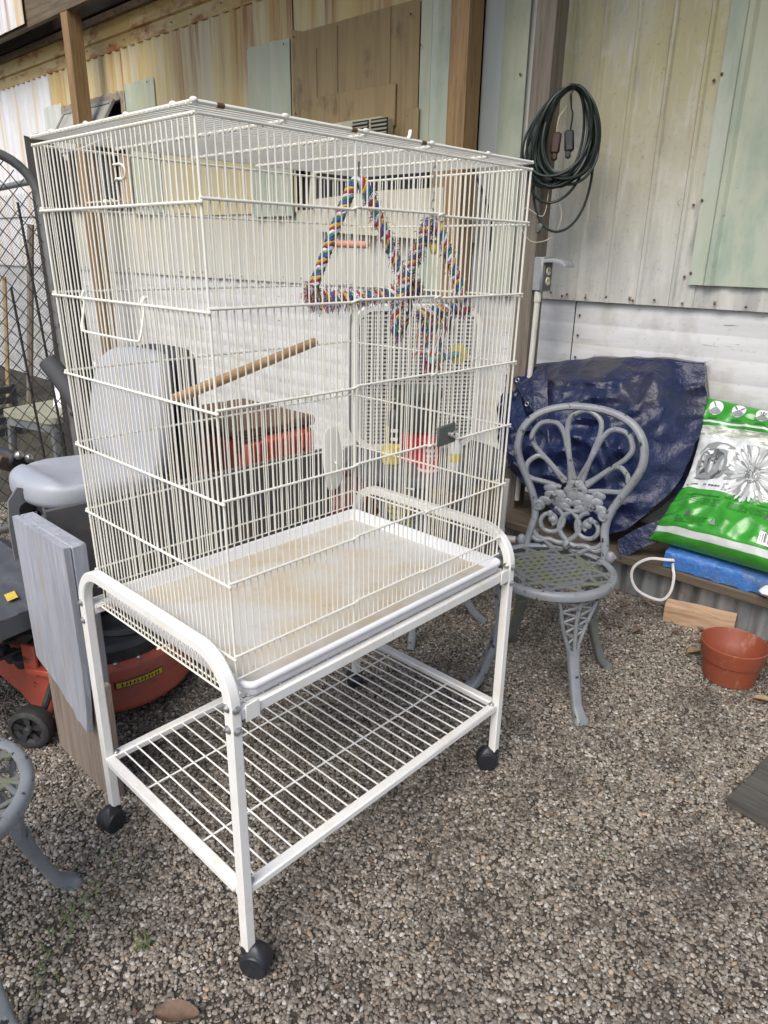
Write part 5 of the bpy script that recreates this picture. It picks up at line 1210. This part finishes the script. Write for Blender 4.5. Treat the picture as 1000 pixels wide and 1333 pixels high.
fs += [(i, i+1, o_+i+1, o_+i) for i in range(n)]+[(rows_*k+i, rows_*k+i+1, o_+rows_*k+i+1, o_+rows_*k+i) for i in range(n)]
fs += [(j*k, (j+1)*k, o_+(j+1)*k, o_+j*k) for j in range(rows_)]+[(j*k+n, (j+1)*k+n, o_+(j+1)*k+n, o_+j*k+n) for j in range(rows_)]
fb.add(vs, fs).build('painted_board', plank_grey, wp, True, 25)
MB().box((-.6245, .0200, .43), (.014, .044, .20), None, .002).build('edge_batten', plank_edge, wp)
MB().prism([(.062, .420), (1.06, .40), (1.06, .690), (.062, .700)], -.936, -.918, 0).build('side_board', dark_board, wp, False)

# ------------------------------------------------------------------ riding mower
mo = thing('riding_mower', (-1.35, .3, 0), 'old red and black riding mower with a grey seat parked behind the weathered board', 'riding mower')
# cutting deck: two blade housings joined, rolled edge
def deck_outline():
    pts = []
    for k in range(25):
        a = R(-100+k*200/24); pts.append((-1.13+.262*math.cos(a), .265+.262*math.sin(a)))
    for k in range(25):
        a = R(80+k*200/24); pts.append((-1.62+.262*math.cos(a), .245+.262*math.sin(a)))
    return pts
do = deck_outline(); dcx, dcy = -1.37, .255; prof = [(1.0, .045), (1.012, .050), (1.012, .060), (1.0, .070), (.995, .150), (.965, .178), (.90, .190), (.80, .192)]
m = MB(); n = len(do); vs = []
def dpt(p, s, z):
    cx = -1.13 if p[0] > dcx else -1.62; cxx = max(-1.62, min(-1.13, p[0])); cyy = dcy; return (cxx+(p[0]-cxx)*s, cyy+(p[1]-cyy)*s, z)
for s, z in prof: vs += [dpt(p, s, z) for p in do]
m.add(vs, [(j*n+i, j*n+(i+1) % n, (j+1)*n+(i+1) % n, (j+1)*n+i) for j in range(len(prof)-1) for i in range(n)]+[tuple((len(prof)-1)*n+i for i in range(n))])
dk = m.build('deck', red_paint, mo, True, 35)
cv = MB(); prof2 = [(.86, .190), (.86, .228), (.80, .244), (.60, .250)]; vs = []
for s, z in prof2: vs += [dpt(p, s, z) for p in do]
cv.add(vs, [(j*n+i, j*n+(i+1) % n, (j+1)*n+(i+1) % n, (j+1)*n+i) for j in range(len(prof2)-1) for i in range(n)]+[tuple((len(prof2)-1)*n+i for i in range(n))]); cv.build('belt_cover', black_plastic, mo, True, 35)
MB().tube(smooth_path([(-1.02, .20, .245), (-.96, .26, .250), (-.955, .33, .248), (-1.0, .40, .245)], 6), .022, 8).build('cover_ridge', black_plastic, mo)
MB().lathe((-.930, .335, .188), [(.030, 0), (.030, .022), (.022, .030), (.012, .030), (.010, .022), (.0001, .022)], 18).build('spindle_cap', black_plastic, mo)
# yellow label with a black border on the deck rim
def dl_(a, z, o=.0): q = R(a); r_ = .262*(1.0 if z < .150 else 1.0)*(.9975-.002*(z-.1)/.05)+o; return (-1.13+r_*math.cos(q), .265+r_*math.sin(q), z)
MB().grid(lambda u, v: dl_(-22+33*u, .124+.023*v, .0015), 16, 2).build('label_border', black_flat, dk); MB().grid(lambda u, v: dl_(-21+31.4*u, .1265+.018*v, .0026), 16, 2).build('label_strip', yellow_mat, dk)
gl = MB()
for k in range(11):
    a = -17.5+2.45*k; gl.add([dl_(a+d, z, .0034) for d, z in ((0, .129), (.75, .129), (.75+.5*(k % 2), .141), (.5*(k % 2), .141))], [(0, 1, 2, 3)])
    gl.add([dl_(a+d, z, .0034) for d, z in ((0, .1335), (1.7, .1335), (1.7, .1355), (0, .1355))], [(0, 1, 2, 3)])
tag(gl.build('label_lettering', black_flat, dk, False), kind='stuff')
for k in range(9):
    a = R(-70+17*k); p_ = Vector((-1.13+.232*math.cos(a), .265+.232*math.sin(a), .1905)); MB().lathe(p_, [(.0085, -.002), (.0085, .004), (.006, .006), (.0001, .006)], 8).build('bolt', bolt_mat, dk)
MB().tube(smooth_path([(-1.28, -.16, .36), (-1.22, -.15, .27), (-1.12, -.10, .235), (-1.06, -.02, .262), (-1.10, .06, .27)], 6), .006, 7).build('cable', black_flat, mo)
MB().tube(smooth_path([(-1.42, -.18, .36), (-1.36, -.17, .24), (-1.22, -.10, .225), (-1.14, .0, .255)], 6), .0045, 7).build('cable', black_flat, mo)
# scuffed gauge wheel at the front corner
gw = sub('gauge_wheel', mo, (-.985, -.055, .061)); ax = Vector((.62, -.78, 0)).normalized(); c = Vector((-.975, -.045, .062))
MB().lathe(c, [(.034, -.026), (.052, -.026), (.060, -.020), (.062, -.008), (.062, .008), (.060, .020), (.052, .026), (.046, .026), (.044, .018), (.034, .012)], 30, ax).build('tyre', rubber, gw)
MB().lathe(c, [(.0001, .010), (.044, .010)], 24, ax).build('rim', black_flat, gw, False)
u_ = ax.orthogonal().normalized(); v_ = ax.cross(u_)
for k in range(5):
    a = 2*math.pi*k/5+.3; d = u_*math.cos(a)+v_*math.sin(a); e = ax.cross(d); MB().add([c+ax*.016+d*.008+e*.004, c+ax*.020+d*.046+e*.012, c+ax*.020+d*.046-e*.012, c+ax*.016+d*.008-e*.004, c+ax*.010+d*.008, c+ax*.010+d*.044], [(0, 1, 2, 3), (0, 4, 5, 1), (3, 2, 5, 4)]).build('spoke', black_plastic, gw, False)
MB().lathe(c, [(.013, .008), (.013, .024), (.009, .029), (.0001, .029)], 12, ax).build('hub', black_plastic, gw)
MB().tube(smooth_path([(-.99, -.01, .075), (-1.00, .02, .12), (-1.03, .06, .17)], 4), .010, 8).build('wheel_arm', black_plastic, gw)
for c_, s_, r_ in (((-1.035, .000, .235), (.05, .012, .10), 20), ((-1.00, .030, .205), (.11, .05, .018), 30), ((-1.30, -.03, .215), (.06, .012, .07), 5)):
    MB().box(c_, s_, Matrix.Rotation(R(r_), 3, 'Z'), .003).build('bracket', red_paint, dk)
MB().tube(smooth_path([(-1.04, .05, .262), (-1.0, .03, .266), (-.965, .035, .272), (-.95, .06, .30)], 5), .0035, 6).build('rod', bolt_mat, dk)
for k in range(3): MB().lathe((-1.17+.045*k, -.025+.01*k, .205), [(.022, 0), (.024, .02), (.018, .03), (.0001, .03)], 12, (.2*k-.2, -.3, 1)).build('linkage_knob', black_plastic, dk)
# chassis, footrest, fender
MB().box((-1.38, .30, .315), (.56, .72, .10), None, .03).build('chassis', black_flat, mo)
MB().grid(lambda u, v: (-1.66+.70*u, -.42+.52*v, .405+.05*v-.02*max(0, u-.85)/.15+.006*math.sin(v*60)*(1 if v < .9 else 0)*.3), 20, 40).grid(lambda u, v: (-.96, -.42+.52*v, .385+.05*v-.055*u), 2, 10).grid(lambda u, v: (-1.66+.70*u, -.42, .405-.07*v), 4, 2).build('footrest', grey_fender, mo)
MB().grid(lambda u, v: (-1.060+.048*u, -.030+.028*v-.008*u, .4436+.003*v), 3, 3).build('label_strip', yellow_mat, mo, False)
MB().box((-1.30, -.12, .375), (.66, .60, .05), None, .02).build('footrest_edge', black_plastic, mo)
fd = MB(); fd.grid(lambda u, v: (-1.66+.64*u, .42+.46*v, .44+.06*math.sin(v*math.pi)-.22*max(0, u-.82)**1.2*2.2), 24, 20); fd.grid(lambda u, v: (-1.66+.64*u, .42, .44-.10*v-.22*max(0, u-.82)**1.2*2.2*(1-v)), 24, 3); fd.build('fender', black_plastic, mo, True, 50)
for x, ax_ in ((-1.04, (1, 0, 0)), (-1.70, (-1, 0, 0))):
    wl = sub('rear_wheel', mo, (x, .78, .23)); MB().lathe((x, .80, .235), [(.10, -.10), (.19, -.10), (.225, -.085), (.237, -.05), (.237, .03), (.225, .065), (.19, .08), (.11, .08)], 36, ax_).build('tyre', rubber, wl); MB().lathe((x, .80, .235), [(.0001, .03), (.06, .03), (.11, .075)], 24, ax_).build('rim', fan_grey, wl)
# seat bracket with hook-shaped cut-out
def hookplate():
    out = [(.075, .44), (.20, .42), (.21, .58), (.17, .655), (.115, .675), (.085, .64), (.075, .56)]
    return MB().prism(out, -1.262, -1.255, 0)
hookplate().build('seat_bracket', bracket_grey, mo, False)
MB().lathe((-1.2545, .135, .60), [(.0001, 0), (.026, 0)], 16, (1, 0, 0)).lathe((-1.2545, .15, .575), [(.0001, 0), (.022, 0)], 12, (1, 0, 0)).build('bracket_slot', black_flat, mo, False)
MB().tube([(-1.20, .16, .64), (-1.20, .17, .50)], .006, 8).build('spring_rod', galv_tube, mo)
for x in (-1.205, -1.255): MB().lathe((x, .158, .585), [(.007, 0), (.007, .004), (.0001, .004)], 8, (0, -1, 0)).build('bolt', bolt_mat, mo)
# seat: cushion with a raised rim and backrest
def super_(u, v, c, rx, ry, rz, e1=.55, e2=.5):
    a = 2*math.pi*u; b = math.pi*(v-.5); f = lambda t, e: math.copysign(abs(t)**e, t)
    return Vector(c)+Vector((rx*f(math.cos(b), e1)*f(math.cos(a), e2), ry*f(math.cos(b), e1)*f(math.sin(a), e2), rz*f(math.sin(b), e1)))
def cushion(u, v):
    p = super_(u, v, (0, 0, 0), .190, .205, .060, .62, .62)
    d = max(abs(p.x)/.215, abs(p.y-.02)/.215)
    if p.z > 0: p.z -= .024*max(0, 1-(d/.78)**4)**.7
    p.y -= .03*(1-(p.x/.215)**2)*min(1, max(0, -p.y/.16))
    q = Matrix.Rotation(R(-4), 3, 'X') @ p; return Vector((-1.300, .362, .640))+q
MB().grid(cushion, 56, 28).build('seat_cushion', seat_mat, mo, True, 80, True)
MB().box((-1.335, .36, .578), (.33, .34, .02), None, .008).build('seat_pan', black_plastic, mo)
def backrest(u, v):
    p = super_(u, v, (0, 0, 0), .240, .050, .215, .5, .6); p.y += .06*(p.x/.24)**2*-1; p.x *= 1-.16*max(0, p.z/.215)
    return Vector((-1.365, .600, .815))+Matrix.Rotation(R(-9), 3, 'X') @ p
MB().grid(backrest, 48, 26).build('seat_backrest', seat_mat, mo, True, 80, True)
def backshell(u, v):
    p = super_(u, v, (0, 0, 0), .252, .040, .222, .5, .6); p.y += .06*(p.x/.24)**2*-1; p.x *= 1-.15*max(0, p.z/.215)
    return Vector((-1.350, .690, .812))+Matrix.Rotation(R(-9), 3, 'X') @ p
MB().grid(backshell, 40, 22).build('seat_shell', black_plastic, mo, True, 80, True)
# rear engine hood, red with vertical ribs, brown louvred top and dark half-round badge
hd = MB().box((-1.42, 1.04, .575), (.50, .36, .25), None, .02).build('hood', red_paint, mo)
for k in range(13): MB().box((-1.1675, .885+.026*k, .575), (.010, .012, .22), None, .003).build('hood_rib', red_paint, hd)
hp_ = [(math.cos(a)*.075+1.07, .495+math.sin(a)*.085) for a in [math.pi*k/12 for k in range(13)]]
MB().prism(hp_, -1.166, -1.156, 0).build('badge', black_flat, hd, False)
for k in range(4): MB().box((-1.1545, 1.025+.03*k, .52+.012*(k % 2)), (.004, .016, .02)).build('badge_mark', can_red, hd, False)
MB().box((-1.42, 1.04, .722), (.48, .38, .04), None, .012).build('hood_top', leaf_brown, hd)
for k in range(7): MB().box((-1.1775, .90+.0*k, .665+.012*k), (.006, .12, .006)).build('louvre', leaf_brown, hd, False)

# ------------------------------------------------------------------ far left clutter
cb_ = thing('control_box', (-1.9, .36, .6), 'black switch box with two silver bolts beyond the mower seat', 'switch box')
qx = Matrix.Rotation(R(-30), 3, 'X') @ Matrix.Rotation(R(20), 3, 'Z')
MB().box((-1.90, .335, .585), (.09, .11, .06), qx, .01).build('box', black_plastic, cb_); MB().box((-1.88, .285, .590), (.06, .08, .05), qx, .005).build('box_side', leaf_brown, cb_)
for d in (-.025, .022): MB().lathe(Vector((-1.865, .345, .595))+qx @ Vector((.016, d, .012)), [(.015, -.01), (.015, .006), (.011, .011), (.004, .012), (.0001, .009)], 14, qx @ Vector((1, -.2, .8))).build('bolt', bolt_mat, cb_)
MB().tube([(-1.90, .34, .55), (-1.88, .36, .30)], .012, 8).build('stalk', black_flat, cb_)
# chain-link gate seen side-on
ga = thing('chain_link_gate', (-2.4, .6, 0), 'grey tube chain-link gate with a rounded top corner at the left edge', 'gate')
gx_, gy1 = -2.4, .775; gz = 1.70; rr = .19
gp = [(gx_, gy1+.02, .10), (gx_, gy1+.01, .9), (gx_, gy1, gz-rr)]+[(gx_, gy1-rr+rr*math.cos(R(a)), gz-rr+rr*math.sin(R(a))) for a in range(10, 91, 10)]+[(gx_, y, gz+.02*(gy1-y)) for y in (.3, -.1, -.5)]
MB().tube(gp, .019, 12).build('gate_frame', galv_tube, ga)
MB().tube([(gx_, gy1, .14), (gx_, -.5, .14)], .019, 10).build('gate_frame', galv_tube, ga)
for z in (.62, 1.02, 1.40): MB().box((gx_, gy1+.035, z), (.055, .075, .022), None, .003).build('hinge_band', dark_wire, ga)
def clip_seg(p, q, ins):
    return ins(p) and ins(q)
cl = MB(); pitch = .062; fine = .031
def ins(p):
    y, z = p
    if not (.14 < z < gz-.01 and -.5 < y < gy1-.005): return False
    if z > gz-rr and y > gy1-rr: return (z-gz+rr)**2+(y-gy1+rr)**2 < (rr-.01)**2
    return True
for k in range(-40, 60):
    for s in (1, -1):
        seg = []
        for j in range(0, 110):
            z = .12+j*.0155; y = (-.5+k*pitch+s*(z-.12)*.86) if s > 0 else (1.6-.5-k*pitch*1.0-(z-.12)*.86+.3)
            p = (y, z)
            if ins(p): seg.append((gx_+.004*s+.003*math.sin(j*math.pi/2), y, z))
            elif len(seg) > 1: cl.tube(seg[::1], .0020, 4); seg = []
            else: seg = []
        if len(seg) > 1: cl.tube(seg, .0020, 4)
tag(cl.build('chain_link_mesh', dark_wire, ga, False), kind='stuff')
for y0, y1, z1 in ((.70, .76, 1.52), (.62, .66, 1.18)): MB().tube([(gx_-.05, y0, z1), (gx_-.06, y1, .3)], .006, 6).build('tie_rod', dark_wire, ga)
gp_ = thing('fence_post', (-2.55, .87, 0), 'dark split-top wooden fence post that carries the chain-link gate', 'post')
n = 12; vs = []; topz = [1.80, 1.74, 1.70, 1.78]
for i in range(n+1):
    t = i/n
    for k, (sx, sy) in enumerate(((-1, -1), (1, -1), (1, 1), (-1, 1))): vs.append((-2.56+sx*.062+.006*nse((t*4, sx, 1)), .895+sy*.062+.006*nse((t*4, sy, 2)), t*(1.745 if i < n else topz[k])))
m = MB().add(vs, [(i*4+k, i*4+(k+1) % 4, (i+1)*4+(k+1) % 4, (i+1)*4+k) for i in range(n) for k in range(4)]+[(n*4, n*4+1, n*4+2), (n*4, n*4+2, n*4+3)])
m.box((-2.535, .875, 1.76), (.05, .04, .09), Matrix.Rotation(R(12), 3, 'X')); m.build('post', fence_wood, gp_, False)
# chicken-wire fence along the wall
cf = thing('wire_fence', (-5.9, 1.9, 0), 'chicken wire fence with a galvanised top rail in front of the rusty wall', 'fence')
MB().tube([(-9.0, 1.9, 1.70), (-5.8, 1.9, 1.80), (-4.75, 1.9, 1.83)], .024, 10).build('rail', galv_tube, cf)
for x in (-4.75, -7.4): MB().tube([(x, 1.905, 0), (x, 1.905, 1.86)], .022, 10).build('post', galv_tube, cf)
hx = MB(); a_ = .030
for j in range(58):
    for i in range(110):
        x = -8.3+i*a_*1.0; z = .04+j*a_*.98+(.5*a_*.98 if i % 2 else 0)
        if x > -4.75 or z > 1.76: continue
        w_ = .0019; y = 1.9+.01*nse((x*2, z*2, 1))
        for dx, dz in ((a_*.42, 0), ):
            hx.add([(x-dx*.5, y, z-w_), (x+dx*.5, y, z-w_), (x+dx*.5, y, z+w_), (x-dx*.5, y, z+w_)], [(0, 1, 2, 3)])
        for sgn in (1, -1):
            p = (x+a_*.21, z); q = (x+a_*.79, z+sgn*a_*.49); hx.add([(p[0], y, p[1]-w_*1.2), (q[0], y, q[1]-w_*1.2), (q[0], y, q[1]+w_*1.2), (p[0], y, p[1]+w_*1.2)], [(0, 1, 2, 3)])
tag(hx.build('wire_netting', dark_wire, cf, False), kind='stuff')
for i, (x0, z0, x1, lab) in enumerate(((-5.05, 1.50, -4.93, 'pale leaning pole behind the chain-link gate, right of the dark boards'), (-5.75, 1.10, -5.35, 'thin pale stick leaning on the wire fence beside the dark boards'))):
    p = thing('leaning_pole', (x1, 1.7, 0), lab, 'pole'); MB().tube([(x0, 1.78, z0), (x1, 1.5, .0)], .026 if i == 0 else .018, 8).build('pole', post_grey if i == 0 else stick_mat, p)
p = thing('leaning_board', (-6.3, 1.6, 0), 'dark leaning board at the left edge behind the gate', 'board'); MB().box((-6.3, 1.66, .50), (.26, .03, 1.0), Matrix.Rotation(R(-8), 3, 'X') @ Matrix.Rotation(R(-10), 3, 'Y'), .004).build('board', fence_wood, p)
# plastic side table with papers, foam tube, stick
sb = thing('plastic_stool', (-3.6, 1.05, 0), 'grey plastic side table with a mossy top behind the chain-link gate', 'side table')
sc0 = Vector((-3.36, 1.09, 0)); q = Matrix.Rotation(R(15), 3, 'Z')
MB().add([sc0+q @ Vector((p[0], p[1], z)) for z in (.415, .450) for p in rrect(.46, .40, .06, 4)], [tuple(range(20))[::-1], tuple(range(20, 40))]+[(i, (i+1) % 20, 20+(i+1) % 20, 20+i) for i in range(20)]).build('top', stool_top, sb)
MB().add([sc0+q @ Vector((p[0], p[1], z)) for z in (.365, .414) for p in rrect(.445, .385, .06, 4)], [(i, (i+1) % 20, 20+(i+1) % 20, 20+i) for i in range(20)]).build('apron', stool_mat, sb)
for sx in (-1, 1):
    for sy in (-1, 1): MB().sweep([sc0+q @ Vector((sx*.185, sy*.155, .40)), sc0+q @ Vector((sx*.215, sy*.185, 0))], rrect(.045, .045, .01, 2), False, (0, 1, 0), True, [1, .7]).build('leg', stool_mat, sb)
pa = thing('paper_sheet', (-3.3, 1.2, .45), 'white folded paper standing on the grey plastic side table', 'paper')
MB().add([(-3.40, 1.10, .452), (-3.20, 1.18, .452), (-3.25, 1.22, .66), (-3.42, 1.14, .62), (-3.30, 1.24, .452), (-3.24, 1.30, .60)], [(0, 1, 2, 3), (1, 4, 5, 2)]).box((-3.18, 1.26, .70), (.11, .06, .05), Matrix.Rotation(R(20), 3, 'Y'), .01).build('sheet', paper, pa, False)
fo = thing('foam_tube', (-1.8, .5, .6), 'thick dark grey foam tube leaning behind the mower seat', 'foam tube')
MB().tube(smooth_path([(-2.12, .60, .905), (-2.02, .635, .79), (-1.93, .66, .66), (-1.86, .67, .50), (-1.82, .67, .36)], 5), .040, 14).build('tube', foam, fo)
sk = thing('bamboo_stick', (-3.0, 1.0, .2), 'pale brown stick lying under the grey plastic side table', 'stick')
MB().tube([(-3.45, 1.22, .34), (-2.75, 1.02, .14)], .022, 8).build('stick', stick_mat, sk)
for i, (x, y, lab) in enumerate(((-5.0, 1.15, 'black slatted crate on the ground behind the gate'), )):
    p = thing('black_crate', (x, y, 0), lab, 'crate')
    for k in range(5): MB().box((x, y-.2, .04+.075*k), (.5, .02, .05)).box((x+.25, y, .04+.075*k), (.02, .4, .05)).build('slat', black_plastic, p, False)
    for dx, dy in ((-.24, -.2), (.24, -.2), (.24, .2), (-.24, .2)): MB().box((x+dx, y+dy+.012, .19), (.04, .03, .38)).build('corner_post', black_plastic, p, False)
